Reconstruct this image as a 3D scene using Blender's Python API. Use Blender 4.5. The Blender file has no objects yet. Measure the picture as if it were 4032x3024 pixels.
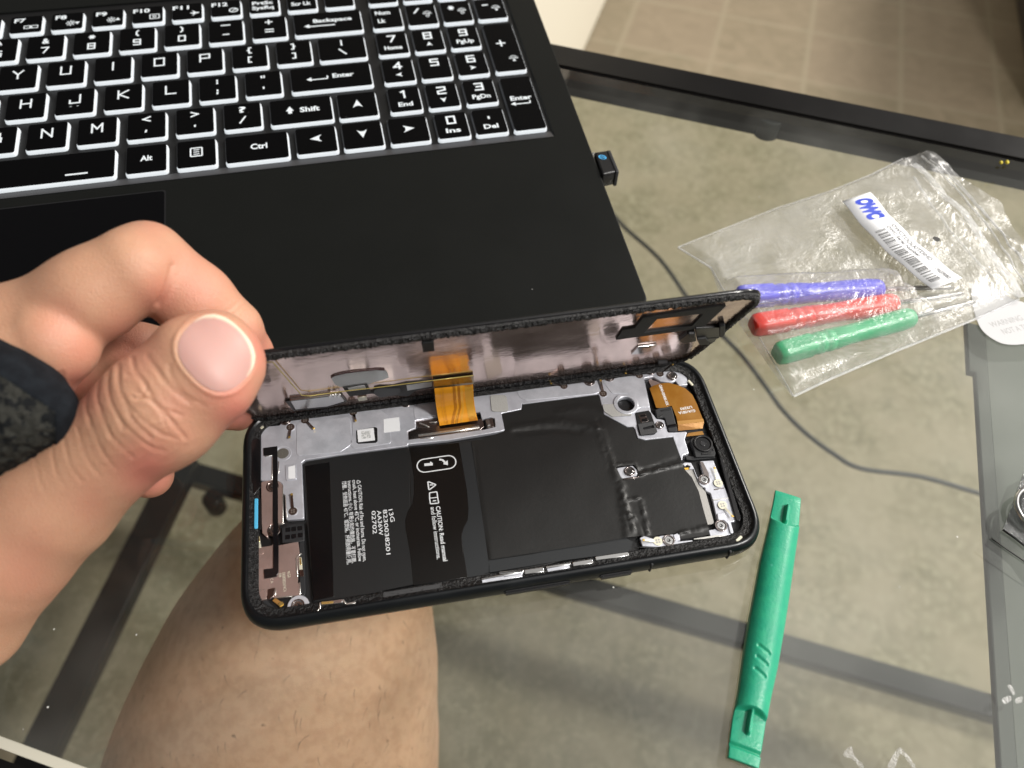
import bpy, bmesh, math, random
import numpy as np
from math import radians, sin, cos, pi, sqrt, atan2, exp
from mathutils import Vector, Matrix, noise
from mathutils.bvhtree import BVHTree

random.seed(7)
S = bpy.context.scene
COL = S.collection
MM = 0.001

# ------------------------------------------------------------------ camera
CAMP = np.array([-24.7936, -121.471, 232.525])          # mm
CAMR = (0.6211674, -0.0338677, -0.1819709)
FPX = 3069.45
IW, IH = 4032, 3024

def Rm(rx, ry, rz):
    X = np.array([[1, 0, 0], [0, cos(rx), -sin(rx)], [0, sin(rx), cos(rx)]])
    Y = np.array([[cos(ry), 0, sin(ry)], [0, 1, 0], [-sin(ry), 0, cos(ry)]])
    Z = np.array([[cos(rz), -sin(rz), 0], [sin(rz), cos(rz), 0], [0, 0, 1]])
    return Z @ Y @ X
CM = Rm(*CAMR)
cd = bpy.data.cameras.new('camera')
cam = bpy.data.objects.new('camera', cd)
COL.objects.link(cam)
cam.location = CAMP * MM
cam.rotation_euler = CAMR
cd.sensor_width = 36
cd.lens = FPX / IW * 36
cd.clip_start = 0.01
cd.clip_end = 50
cd.dof.use_dof = True
cd.dof.focus_distance = 0.258
cd.dof.aperture_fstop = 12.0
S.camera = cam

# ------------------------------------------------------------------ light
W = bpy.data.worlds.new('World')
S.world = W
W.use_nodes = True
WB = W.node_tree.nodes['Background']
# dim room, with the part of the ceiling over the right-hand side lit up by its lamp
_t = W.node_tree
_tc = _t.nodes.new('ShaderNodeTexCoord')
_dp = _t.nodes.new('ShaderNodeVectorMath'); _dp.operation = 'DOT_PRODUCT'
_dp.inputs[1].default_value = (.617, -.12, .777)
_t.links.new(_tc.outputs['Generated'], _dp.inputs[0])
_mr = _t.nodes.new('ShaderNodeMapRange'); _mr.interpolation_type = 'SMOOTHERSTEP'
_mr.inputs[1].default_value = .62
_mr.inputs[2].default_value = 1.02
_mr.inputs[3].default_value = .14
_mr.inputs[4].default_value = 1.6
_t.links.new(_dp.outputs['Value'], _mr.inputs[0])
_t.links.new(_mr.outputs[0], WB.inputs[1])
WB.inputs[0].default_value = (1.0, 0.965, 0.915, 1)

def area(name, loc, target, size, power, col=(1, .95, .86), shape='DISK'):
    l = bpy.data.lights.new(name, 'AREA')
    l.shape = shape
    l.size = size
    l.energy = power
    l.color = col
    o = bpy.data.objects.new(name, l)
    o.location = loc
    o.rotation_euler = (Vector(target) - Vector(loc)).to_track_quat('-Z', 'Y').to_euler()
    COL.objects.link(o)
    return o
area('ceiling_lamp', (0.95, -0.55, 1.35), (0, 0, 0), 0.26, 28, (1, .965, .92))
area('floor_fill', (2.9, 1.2, 1.6), (0.7, 1.3, -0.6), 0.6, 90, (1, .95, .88))  # added fill for the tiles and cabinet side; no such lamp is known

S.view_settings.view_transform = 'Standard'
S.view_settings.look = 'None'
S.view_settings.exposure = 0.0
S.view_settings.gamma = 1.0
S.render.engine = 'CYCLES'
S.cycles.max_bounces = 10
S.cycles.transparent_max_bounces = 24
S.cycles.glossy_bounces = 5
S.cycles.caustics_reflective = False
S.cycles.caustics_refractive = False
S.cycles.sample_clamp_indirect = 4.0

# ------------------------------------------------------------------ measuring helpers
FR = dict(A1=(0, 0, .5425), A2=(1100, 0, .5425), A3=(900, 1100, .5425), A4=(1900, 1100, .5425),
          B1=(900, 1700, .5425), B2=(1900, 1700, .5425), B3=(2600, 500, .66296), B4=(0, 800, .5425),
          C1=(0, 1500, .9188), C2=(2600, 1800, .7378), C3=(2100, 0, .8734), D1=(2300, 0, .783),
          D2=(3600, 600, .4821), D3=(3600, 1800, .3618), E1=(900, 1350, .27125), E2=(1500, 1300, .27125),
          E3=(2400, 1100, .27125), E4=(2500, 1450, .22604), E5=(2600, 1800, .2411), E6=(900, 1700, .2411),
          E7=(900, 2000, .3014), F1=(3280, 720, .26525), F2=(1300, 1800, .30136), F3=(2300, 550, .12055),
          F4=(3500, 1000, .3014), F5=(2800, 2700, .557), G=(0, 0, 1.8228))

def src(f, x, y):
    a = FR[f]
    return a[0] + x * a[2], a[1] + y * a[2]

def parse(s):
    out = []
    f = 'G'
    for t in s.split():
        if ',' in t:
            x, y = t.split(',')
            out.append(src(f, float(x), float(y)))
        else:
            f = t
    return out

def ray(x, y):
    return CM @ np.array([(x - IW / 2) / FPX, (IH / 2 - y) / FPX, -1.0])

class Frame:
    def __init__(s, o=(0, 0, 0), rot=None):
        s.o = np.array(o, float)
        s.R = np.eye(3) if rot is None else rot
    def mat(s):
        M = Matrix([list(r) for r in s.R]).to_4x4()
        M.translation = Vector(s.o * MM)
        return M
TABLE = Frame()
KB = Frame((-111.7954, 189.9562, 31.9782), Rm(0, 0, 0.0377793) @ Rm(0.0865175, 0, 0))
PANEL = Frame((-2.1561, 35.1435, 7.9928), Rm(1.9623199, -0.0077791, 0.0036734))

def L(s, z=0.0, fr=TABLE):
    """points read off the photograph, laid onto the plane z (mm) of a real frame"""
    out = []
    for (x, y) in parse(s):
        d = fr.R.T @ ray(x, y)
        c = fr.R.T @ (CAMP - fr.o)
        p = c + d * (z - c[2]) / d[2]
        out.append((float(p[0]), float(p[1])))
    return out

def at_depth(gx, gy, dep):
    x, y = src('G', gx, gy)
    return CAMP + ray(x, y) * dep

# ------------------------------------------------------------------ materials
def mat(name, col, rough=.5, metal=0.0, bump=None, var=None, emis=None, coat=0, spec=.5, trans=0, aniso=None, rvar=None):
    m = bpy.data.materials.new(name)
    m.use_nodes = True
    nt = m.node_tree
    b = nt.nodes['Principled BSDF']
    b.inputs['Base Color'].default_value = (*col, 1)
    b.inputs['Roughness'].default_value = rough
    b.inputs['Metallic'].default_value = metal
    b.inputs['Specular IOR Level'].default_value = spec
    b.inputs['Coat Weight'].default_value = coat
    b.inputs['Coat Roughness'].default_value = .1
    tc = nt.nodes.new('ShaderNodeTexCoord')
    def nz(scale, detail=4, rgh=.6):
        n = nt.nodes.new('ShaderNodeTexNoise')
        n.inputs['Scale'].default_value = scale
        n.inputs['Detail'].default_value = detail
        n.inputs['Roughness'].default_value = rgh
        nt.links.new(tc.outputs['Object'], n.inputs['Vector'])
        return n
    if var:                                   # (colour, scale, contrast lo, hi)
        n = nz(var[1])
        r = nt.nodes.new('ShaderNodeMapRange')
        r.inputs[1].default_value = var[2]
        r.inputs[2].default_value = var[3]
        nt.links.new(n.outputs[0], r.inputs[0])
        mx = nt.nodes.new('ShaderNodeMix')
        mx.data_type = 'RGBA'
        mx.inputs[6].default_value = (*col, 1)
        mx.inputs[7].default_value = (*var[0], 1)
        nt.links.new(r.outputs[0], mx.inputs[0])
        nt.links.new(mx.outputs[2], b.inputs['Base Color'])
    if rvar:
        n = nz(rvar[0])
        r = nt.nodes.new('ShaderNodeMapRange')
        r.inputs[1].default_value = .35
        r.inputs[2].default_value = .65
        r.inputs[3].default_value = rvar[1]
        r.inputs[4].default_value = rvar[2]
        nt.links.new(n.outputs[0], r.inputs[0])
        nt.links.new(r.outputs[0], b.inputs['Roughness'])
    if bump:                                  # (scale, strength, distance)
        n = nz(bump[0], 5)
        bp = nt.nodes.new('ShaderNodeBump')
        bp.inputs['Strength'].default_value = bump[1]
        bp.inputs['Distance'].default_value = bump[2]
        nt.links.new(n.outputs[0], bp.inputs['Height'])
        nt.links.new(bp.outputs[0], b.inputs['Normal'])
    if emis:
        b.inputs['Emission Color'].default_value = (*emis[0], 1)
        b.inputs['Emission Strength'].default_value = emis[1]
    return m

M = {}
M['deck'] = mat('laptop_deck_plastic', (.0055, .006, .0055), .46, 0, (9000, .12, .00005), rvar=(30, .43, .49), spec=.17)
M['pad'] = mat('touchpad_plastic', (.0015, .0015, .002), .4, 0, spec=.12)
M['bevel'] = mat('keyboard_bevel_plastic', (.04, .04, .044), .4)  # grey raised to stand in for key glow reflected along the bevel
M['well'] = mat('keyboard_well_plastic', (.003, .003, .0035), .5, 0, (4000, .2, .0001))
M['cap'] = mat('keycap_plastic', (.0012, .0012, .0015), .5, 0, (9000, .1, .00003), spec=.07)
M['glow'] = mat('backlit_white_plastic', (.3, .3, .3), .5, emis=((.88, .95, 1.0), .72))
M['dimglow'] = mat('backlit_plastic_darkened', (.015, .015, .017), .5, emis=((.85, .9, 1.0), .018))  # same skirt plastic darkened: uneven backlight painted on left and far sides
M['legend'] = mat('backlit_legend', (.25, .25, .25), .5, emis=((.9, .97, 1.0), .68))
M['black'] = mat('black_plastic', (.008, .008, .009), .38, 0, (2500, .25, .0002))
M['blackgloss'] = mat('black_gloss_plastic', (.006, .006, .007), .15)
M['rubber'] = mat('black_rubber', (.015, .016, .018), .6)
M['frame'] = mat('dark_anodised_metal', (.006, .0075, .009), .3, .3, (5000, .06, .0001), var=((.012, .014, .016), 90, .45, .75))
M['glue'] = mat('black_adhesive', (.006, .006, .0065), .4, 0, (900, .9, .0012), var=((.07, .07, .075), 1600, .62, .8))
M['tray'] = mat('black_tray', (.010, .010, .011), .45, 0, (1500, .3, .0003))
M['silver'] = mat('cast_magnesium', (.70, .72, .79), .40, .5, (260, .3, .0005), var=((.56, .57, .63), 110, .38, .66), rvar=(120, .28, .48))
M['silver2'] = mat('cast_magnesium_raised', (.76, .78, .85), .36, .5, (260, .25, .0004), var=((.60, .62, .68), 160, .4, .66))
M['steel'] = mat('polished_steel', (.62, .62, .62), .2, 1)
M['brightsteel'] = mat('bright_steel_edge', (.85, .84, .8), .25, .9)
M['dsteel'] = mat('dark_nickel', (.33, .29, .28), .22, 1, (600, .1, .0003))
M['shield'] = mat('rose_nickel_shield', (.64, .48, .44), .26, .7, (220, .25, .0006), var=((.54, .40, .36), 120, .4, .65))
M['gold'] = mat('gold_contact', (.9, .66, .22), .25, .85)
M['cream'] = mat('cream_contact_disc', (.75, .72, .58), .4, .3)
M['brownpad'] = mat('brown_weld_disc', (.13, .09, .075), .3, .7)
M['weld'] = mat('weld_dot', (.45, .40, .36), .3, .8)
M['wrap'] = mat('battery_wrap', (.013, .0135, .014), .36, 0, (500, .05, .0003))
M['wrapdark'] = mat('battery_wrap_edge', (.003, .003, .0035), .2, 0)
M['tab'] = mat('battery_pull_tab_film', (.006, .005, .0045), .24, 0, (90, .03, .001))
M['tape'] = mat('battery_side_tape', (.018, .020, .022), .4)
M['white'] = mat('white_print', (.72, .74, .76), .5)
M['label'] = mat('white_label_paper', (.83, .84, .86), .5)
M['beige'] = mat('grey_beige_pad', (.40, .39, .37), .8, 0, (3000, .5, .0003))
M['mesh'] = mat('grey_mesh_disc', (.15, .14, .12), .6, .3, (4000, .8, .0004))
M['blue'] = mat('light_blue_seal', (.10, .50, .80), .35)
M['ribbon'] = mat('orange_ribbon_film', (.80, .33, .015), .25, .15, (300, .08, .0004), coat=.5)
M['ribdark'] = mat('ribbon_trace', (.50, .19, .012), .3, .3)
M['riblight'] = mat('ribbon_light_trace', (.95, .55, .08), .25, .3)
M['flex'] = mat('brown_camera_flex', (.30, .125, .014), .28, .25, (500, .12, .0004), coat=.3, var=((.36, .17, .03), 160, .4, .7))
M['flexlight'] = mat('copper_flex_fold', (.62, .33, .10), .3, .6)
M['lens'] = mat('camera_lens', (.002, .002, .004), .03, coat=1)
M['copper'] = mat('copper_back_plate', (.88, .67, .60), .13, .9, (28, .12, .003), rvar=(60, .09, .2))
M['foil'] = mat('silver_film', (.66, .68, .69), .35, .35)
M['olive'] = mat('olive_gold_film', (.30, .20, .035), .25, .5)
M['yellow'] = mat('yellow_flex_edge', (.62, .50, .16), .3, .4)
M['foam'] = mat('dark_foam', (.045, .045, .047), .8, 0, (6000, .5, .0003))
M['tableframe'] = mat('black_painted_steel', (.006, .0055, .0055), .35, 0, rvar=(15, .3, .42), spec=.22)
M['rail'] = mat('dark_rail', (.022, .022, .02), .5)
M['shelf'] = mat('grey_shelf', (.065, .066, .06), .5)
M['edge'] = mat('glass_ground_edge', (.50, .48, .40), .5)
M['spudger'] = mat('green_plastic', (.018, .31, .18), .36, 0, (1500, .3, .0003), var=((.025, .35, .19), 300, .45, .7))
M['blued'] = mat('blue_handle_plastic', (.10, .10, .80), .35, 0, (900, .2, .0003))
M['redd'] = mat('red_handle_plastic', (.80, .035, .02), .35, 0, (900, .2, .0003))
M['greend'] = mat('green_handle_plastic', (.03, .45, .19), .35, 0, (900, .2, .0003))
M['shaft'] = mat('screwdriver_steel', (.42, .41, .40), .3, 1)
M['blueink'] = mat('blue_ink', (.015, .05, .50), .5)
M['greyink'] = mat('grey_ink', (.16, .16, .17), .6)
M['darkink'] = mat('dark_ink', (.03, .03, .03), .6)
M['faint'] = mat('faint_ink', (.36, .36, .36), .6)
M['paper'] = mat('tag_paper', (.56, .56, .57), .7)
M['cord'] = mat('black_cord', (.012, .012, .012), .5)
M['logo'] = mat('light_blue_logo', (.08, .42, .80), .4)
M['wood'] = mat('dark_wood', (.018, .013, .010), .5)
M['cabinet'] = mat('cream_painted_cabinet', (.78, .73, .61), .6)

def node_mat(name):
    m = bpy.data.materials.new(name)
    m.use_nodes = True
    nt = m.node_tree
    for n in list(nt.nodes):
        nt.nodes.remove(n)
    out = nt.nodes.new('ShaderNodeOutputMaterial')
    return m, nt, out

def new(nt, t, **kw):
    n = nt.nodes.new(t)
    for k, v in kw.items():
        n.inputs[k].default_value = v
    return n

def ior(nt, fr):
    """the same reflectance from both sides of a thin sheet"""
    g = nt.nodes.new('ShaderNodeNewGeometry')
    r = nt.nodes.new('ShaderNodeMapRange')
    r.inputs[3].default_value = 1.5
    r.inputs[4].default_value = 1 / 1.5
    nt.links.new(g.outputs['Backfacing'], r.inputs[0])
    nt.links.new(r.outputs[0], fr.inputs['IOR'])

# table glass: fresnel mirror over a faintly green clear sheet, with dust specks and smears
def glass_mat():
    m, nt, out = node_mat('table_glass')
    tc = nt.nodes.new('ShaderNodeTexCoord')
    fr = new(nt, 'ShaderNodeFresnel', IOR=1.5)
    tr = new(nt, 'ShaderNodeBsdfTransparent', Color=(.94, .965, .94, 1))
    gl = new(nt, 'ShaderNodeBsdfGlossy', Color=(1, 1, 1, 1), Roughness=.03)
    mx = nt.nodes.new('ShaderNodeMixShader')
    ior(nt, fr)
    nt.links.new(fr.outputs[0], mx.inputs[0])
    nt.links.new(tr.outputs[0], mx.inputs[1])
    nt.links.new(gl.outputs[0], mx.inputs[2])
    df = new(nt, 'ShaderNodeBsdfDiffuse', Color=(.75, .74, .70, 1))
    v = new(nt, 'ShaderNodeTexVoronoi', Scale=95.0)
    nt.links.new(tc.outputs['Object'], v.inputs['Vector'])
    r1 = nt.nodes.new('ShaderNodeMapRange')
    r1.inputs[1].default_value = .035
    r1.inputs[2].default_value = .020
    nt.links.new(v.outputs['Distance'], r1.inputs[0])
    n1 = new(nt, 'ShaderNodeTexNoise', Scale=60.0, Detail=3.0)
    nt.links.new(tc.outputs['Object'], n1.inputs['Vector'])
    r2 = nt.nodes.new('ShaderNodeMapRange')
    r2.inputs[1].default_value = .52
    r2.inputs[2].default_value = .58
    nt.links.new(n1.outputs[0], r2.inputs[0])
    mu = nt.nodes.new('ShaderNodeMath')
    mu.operation = 'MULTIPLY'
    nt.links.new(r1.outputs[0], mu.inputs[0])
    nt.links.new(r2.outputs[0], mu.inputs[1])
    n2 = new(nt, 'ShaderNodeTexNoise', Scale=14.0, Detail=3.0, Roughness=.6)
    nt.links.new(tc.outputs['Object'], n2.inputs['Vector'])
    r3 = nt.nodes.new('ShaderNodeMapRange')
    r3.inputs[1].default_value = .45
    r3.inputs[2].default_value = .8
    r3.inputs[3].default_value = .006
    r3.inputs[4].default_value = .06
    nt.links.new(n2.outputs[0], r3.inputs[0])
    ad = nt.nodes.new('ShaderNodeMath')
    ad.operation = 'MAXIMUM'
    mu2 = nt.nodes.new('ShaderNodeMath')
    mu2.operation = 'MULTIPLY'
    mu2.inputs[1].default_value = .8
    nt.links.new(mu.outputs[0], mu2.inputs[0])
    nt.links.new(mu2.outputs[0], ad.inputs[0])
    nt.links.new(r3.outputs[0], ad.inputs[1])
    m2 = nt.nodes.new('ShaderNodeMixShader')
    nt.links.new(ad.outputs[0], m2.inputs[0])
    nt.links.new(mx.outputs[0], m2.inputs[1])
    nt.links.new(df.outputs[0], m2.inputs[2])
    nt.links.new(m2.outputs[0], out.inputs[0])
    return m
M['glass'] = glass_mat()

def film_mat(name, tcol, dcol, fac, rough=.18, bscale=220, bstr=.8, bdist=.002, vary=.25, spec=.35):
    """thin plastic film: mostly clear, milky, with crinkled gloss"""
    m, nt, out = node_mat(name)
    tc = nt.nodes.new('ShaderNodeTexCoord')
    n = new(nt, 'ShaderNodeTexNoise', Scale=float(bscale), Detail=6.0, Roughness=.65, Distortion=1.2)
    nt.links.new(tc.outputs['Object'], n.inputs['Vector'])
    bp = nt.nodes.new('ShaderNodeBump')
    bp.inputs['Strength'].default_value = bstr
    bp.inputs['Distance'].default_value = bdist
    nt.links.new(n.outputs[0], bp.inputs['Height'])
    tr = new(nt, 'ShaderNodeBsdfTransparent', Color=(*tcol, 1))
    df = new(nt, 'ShaderNodeBsdfDiffuse', Color=(*dcol, 1))
    tl = new(nt, 'ShaderNodeBsdfTranslucent', Color=(*dcol, 1))
    gl = new(nt, 'ShaderNodeBsdfGlossy', Color=(1, 1, 1, 1), Roughness=rough)
    nt.links.new(bp.outputs[0], gl.inputs['Normal'])
    nt.links.new(bp.outputs[0], df.inputs['Normal'])
    a = nt.nodes.new('ShaderNodeMixShader')
    a.inputs[0].default_value = .4
    nt.links.new(df.outputs[0], a.inputs[1])
    nt.links.new(tl.outputs[0], a.inputs[2])
    n2 = new(nt, 'ShaderNodeTexNoise', Scale=45.0, Detail=5.0, Roughness=.7)
    nt.links.new(tc.outputs['Object'], n2.inputs['Vector'])
    r = nt.nodes.new('ShaderNodeMapRange')
    r.inputs[1].default_value = .35
    r.inputs[2].default_value = .7
    r.inputs[3].default_value = fac - vary * fac
    r.inputs[4].default_value = fac + vary * fac
    nt.links.new(n2.outputs[0], r.inputs[0])
    b = nt.nodes.new('ShaderNodeMixShader')
    nt.links.new(r.outputs[0], b.inputs[0])
    nt.links.new(tr.outputs[0], b.inputs[1])
    nt.links.new(a.outputs[0], b.inputs[2])
    lw = new(nt, 'ShaderNodeFresnel', IOR=1.5)
    ior(nt, lw)
    nt.links.new(bp.outputs[0], lw.inputs['Normal'])
    ml = nt.nodes.new('ShaderNodeMath')
    ml.operation = 'MULTIPLY'
    ml.inputs[1].default_value = spec * 3
    nt.links.new(lw.outputs[0], ml.inputs[0])
    c = nt.nodes.new('ShaderNodeMixShader')
    nt.links.new(ml.outputs[0], c.inputs[0])
    nt.links.new(b.outputs[0], c.inputs[1])
    nt.links.new(gl.outputs[0], c.inputs[2])
    nt.links.new(c.outputs[0], out.inputs[0])
    return m
M['film'] = film_mat('polythene_film', (.96, .96, .95), (.90, .90, .89), .205, rough=.26, bscale=38, bstr=.35, bdist=.008, vary=.5, spec=.4)
M['filmseam'] = film_mat('polythene_seam', (.95, .95, .95), (.92, .93, .95), .58, rough=.2, bscale=400, bdist=.001)
M['darkfilm'] = film_mat('grey_plastic_film', (.55, .56, .56), (.30, .31, .32), .3, rough=.15, bscale=90)
M['smear'] = film_mat('dried_smear', (1, 1, 1), (.85, .84, .80), .2, rough=.5, bscale=500, vary=.9)

# skin
def skin_mat():
    m = bpy.data.materials.new('skin')
    m.use_nodes = True
    nt = m.node_tree
    b = nt.nodes['Principled BSDF']
    tc = nt.nodes.new('ShaderNodeTexCoord')
    def attr(n):
        a = nt.nodes.new('ShaderNodeAttribute')
        a.attribute_name = n
        return a.outputs['Fac']
    def mix(f, a, c):
        x = nt.nodes.new('ShaderNodeMix')
        x.data_type = 'RGBA'
        if isinstance(f, float): x.inputs[0].default_value = f
        else: nt.links.new(f, x.inputs[0])
        for i, v in ((6, a), (7, c)):
            if isinstance(v, tuple): x.inputs[i].default_value = (*v, 1)
            else: nt.links.new(v, x.inputs[i])
        return x.outputs[2]
    def nz(scale, lo, hi, det=5):
        n = new(nt, 'ShaderNodeTexNoise', Scale=float(scale), Detail=float(det), Roughness=.6)
        nt.links.new(tc.outputs['Object'], n.inputs['Vector'])
        r = nt.nodes.new('ShaderNodeMapRange')
        r.inputs[1].default_value = lo
        r.inputs[2].default_value = hi
        nt.links.new(n.outputs[0], r.inputs[0])
        return n.outputs[0], r.outputs[0]
    _, v1 = nz(70, .35, .7)
    base = mix(v1, (.535, .30, .19), (.475, .25, .158))
    base = mix(attr('red'), base, (.58, .20, .15))
    _, v2 = nz(160, .42, .62)
    leg = mix(v2, (.74, .435, .295), (.65, .365, .24))
    _, v3 = nz(230, .70, .76, 2)
    leg = mix(v3, leg, (.36, .20, .13))
    c = mix(attr('leg'), base, leg)
    nt.links.new(c, b.inputs['Base Color'])
    b.inputs['Roughness'].default_value = .46
    b.inputs['Specular IOR Level'].default_value = .42
    b.inputs['Subsurface Weight'].default_value = .22
    b.inputs['Subsurface Radius'].default_value = (1.0, .35, .2)
    b.inputs['Subsurface Scale'].default_value = .004
    n1, _ = nz(1700, 0, 1, 3)
    vo = new(nt, 'ShaderNodeTexVoronoi', Scale=2800.0)
    nt.links.new(tc.outputs['Object'], vo.inputs['Vector'])
    ad = nt.nodes.new('ShaderNodeMath')
    ad.operation = 'ADD'
    nt.links.new(n1, ad.inputs[0])
    nt.links.new(vo.outputs['Distance'], ad.inputs[1])
    bp = nt.nodes.new('ShaderNodeBump')
    bp.inputs['Strength'].default_value = .35
    bp.inputs['Distance'].default_value = .00032
    nt.links.new(ad.outputs[0], bp.inputs['Height'])
    nt.links.new(bp.outputs[0], b.inputs['Normal'])
    return m
M['skin'] = skin_mat()

def nail_mat():
    m = bpy.data.materials.new('fingernail')
    m.use_nodes = True
    nt = m.node_tree
    b = nt.nodes['Principled BSDF']
    a = nt.nodes.new('ShaderNodeAttribute')
    a.attribute_name = 'edge'
    x = nt.nodes.new('ShaderNodeMix')
    x.data_type = 'RGBA'
    x.inputs[6].default_value = (.50, .285, .25, 1)
    x.inputs[7].default_value = (.76, .63, .48, 1)
    nt.links.new(a.outputs['Fac'], x.inputs[0])
    nt.links.new(x.outputs[2], b.inputs['Base Color'])
    b.inputs['Roughness'].default_value = .48
    b.inputs['Specular IOR Level'].default_value = .4
    b.inputs['Subsurface Weight'].default_value = .15
    b.inputs['Subsurface Scale'].default_value = .002
    return m
M['nail'] = nail_mat()

def brace_mat():
    m = mat('knit_brace_fabric', (.006, .007, .008), .9, 0, (2600, .8, .0006), var=((.030, .030, .026), 420, .47, .53), spec=.2)
    return m
M['brace'] = brace_mat()
M['braceband'] = mat('navy_brace_edging', (.004, .0055, .008), .9, 0, (3000, .8, .0003), var=((.009, .012, .016), 300, .4, .7), spec=.2)

def carpet_mat():
    m = mat('carpet_pile', (.40, .355, .255), .9, 0, (420, .2, .003))
    nt = m.node_tree
    b = nt.nodes['Principled BSDF']
    tc = nt.nodes['Texture Coordinate']
    prev = None
    for sc, lo, hi, c in ((26, .40, .62, (.165, .145, .09)), (85, .47, .58, (.34, .305, .215)), (230, .46, .58, (.19, .165, .10)), (9, .4, .6, (.30, .255, .18))):
        n = new(nt, 'ShaderNodeTexNoise', Scale=float(sc), Detail=6.0, Roughness=.7)
        nt.links.new(tc.outputs['Object'], n.inputs['Vector'])
        r = nt.nodes.new('ShaderNodeMapRange')
        r.inputs[1].default_value = lo
        r.inputs[2].default_value = hi
        r.inputs[4].default_value = .75
        nt.links.new(n.outputs[0], r.inputs[0])
        x = nt.nodes.new('ShaderNodeMix')
        x.data_type = 'RGBA'
        x.inputs[6].default_value = (.215, .187, .122, 1)
        x.inputs[7].default_value = (*c, 1)
        nt.links.new(r.outputs[0], x.inputs[0])
        if prev is not None:
            nt.links.new(prev, x.inputs[6])
        prev = x.outputs[2]
    nt.links.new(prev, b.inputs['Base Color'])
    return m
M['carpet'] = carpet_mat()

def tile_mat():
    m = mat('stone_tile', (.30, .25, .18), .55, 0, (40, .2, .004))
    nt = m.node_tree
    b = nt.nodes['Principled BSDF']
    tc = nt.nodes['Texture Coordinate']
    br = nt.nodes.new('ShaderNodeTexBrick')
    br.offset = 0.0
    br.inputs['Scale'].default_value = 1.0
    br.inputs['Mortar Size'].default_value = .009
    br.inputs['Mortar Smooth'].default_value = 1.0
    br.inputs['Brick Width'].default_value = .196
    br.inputs['Row Height'].default_value = .196
    br.inputs['Color1'].default_value = (.225, .18, .125, 1)
    br.inputs['Color2'].default_value = (.20, .17, .11, 1)
    br.inputs['Mortar'].default_value = (.275, .24, .168, 1)
    nt.links.new(tc.outputs['Object'], br.inputs['Vector'])
    n = new(nt, 'ShaderNodeTexNoise', Scale=16.0, Detail=7.0, Roughness=.6, Distortion=1.5)
    nt.links.new(tc.outputs['Object'], n.inputs['Vector'])
    r = nt.nodes.new('ShaderNodeMapRange')
    r.inputs[1].default_value = .35
    r.inputs[2].default_value = .7
    r.inputs[3].default_value = 0.0
    r.inputs[4].default_value = .7
    nt.links.new(n.outputs[0], r.inputs[0])
    x = nt.nodes.new('ShaderNodeMix')
    x.data_type = 'RGBA'
    x.inputs[7].default_value = (.29, .235, .165, 1)
    nt.links.new(r.outputs[0], x.inputs[0])
    nt.links.new(br.outputs[0], x.inputs[6])
    nt.links.new(x.outputs[2], b.inputs['Base Color'])
    return m
M['tile'] = tile_mat()

def dusty(m, scale=70.0, size=.018, col=(.30, .30, .29)):
    """sparse pale dust specks on a dark surface"""
    nt = m.node_tree
    b = nt.nodes['Principled BSDF']
    v = new(nt, 'ShaderNodeTexVoronoi', Scale=scale)
    nt.links.new(nt.nodes['Texture Coordinate'].outputs['Object'], v.inputs['Vector'])
    n = new(nt, 'ShaderNodeTexNoise', Scale=scale * 1.3)
    nt.links.new(nt.nodes['Texture Coordinate'].outputs['Object'], n.inputs['Vector'])
    r = nt.nodes.new('ShaderNodeMapRange')
    r.inputs[1].default_value = size; r.inputs[2].default_value = size * .5
    nt.links.new(v.outputs['Distance'], r.inputs[0])
    r2 = nt.nodes.new('ShaderNodeMapRange')
    r2.inputs[1].default_value = .5; r2.inputs[2].default_value = .62
    nt.links.new(n.outputs[0], r2.inputs[0])
    mu = nt.nodes.new('ShaderNodeMath'); mu.operation = 'MULTIPLY'
    nt.links.new(r.outputs[0], mu.inputs[0]); nt.links.new(r2.outputs[0], mu.inputs[1])
    x = nt.nodes.new('ShaderNodeMix'); x.data_type = 'RGBA'
    x.inputs[6].default_value = b.inputs['Base Color'].default_value
    if b.inputs['Base Color'].links: nt.links.new(b.inputs['Base Color'].links[0].from_socket, x.inputs[6])
    x.inputs[7].default_value = (*col, 1)
    nt.links.new(mu.outputs[0], x.inputs[0])
    nt.links.new(x.outputs[2], b.inputs['Base Color'])
# graphite sheet over battery and board: folds made by bump along real fold lines
M['graphite'] = mat('graphite_sheet', (.014, .014, .0137), .42, 0, (700, .12, .0004), spec=.4)
for k_ in ('deck', 'pad', 'graphite', 'wrap', 'tableframe'): dusty(M[k_])
dusty(M['cap'], 120.0, .03, (.12, .12, .12))
dusty(M['spudger'], 160.0, .09, (.10, .45, .32))

# ------------------------------------------------------------------ object helpers
ROOT = {}
def tag(o, label=None, cat=None, group=None, kind=None):
    if label: o['label'] = label
    if cat: o['category'] = cat
    if group: o['group'] = group
    if kind: o['kind'] = kind
    return o

def thing(name, label, cat, fr=TABLE, group=None):
    o = bpy.data.objects.new(name, None)
    o.empty_display_size = .01
    COL.objects.link(o)
    o.matrix_world = fr.mat()
    ROOT[o.name] = fr
    return tag(o, label, cat, group)

def link(name, me, m, parent=None, smooth=False):
    o = bpy.data.objects.new(name, me)
    if m is not None and not me.materials:
        me.materials.append(m)
    COL.objects.link(o)
    if parent is not None:
        o.parent = parent
    if smooth:
        me.shade_smooth()
    return o

def mesh(name, vs, fs, m, parent=None, smooth=False):
    """vertices in mm"""
    me = bpy.data.meshes.new(name)
    me.from_pydata([(v[0] * MM, v[1] * MM, v[2] * MM) for v in vs], [], fs)
    me.update()
    return link(name, me, m, parent, smooth)

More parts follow.
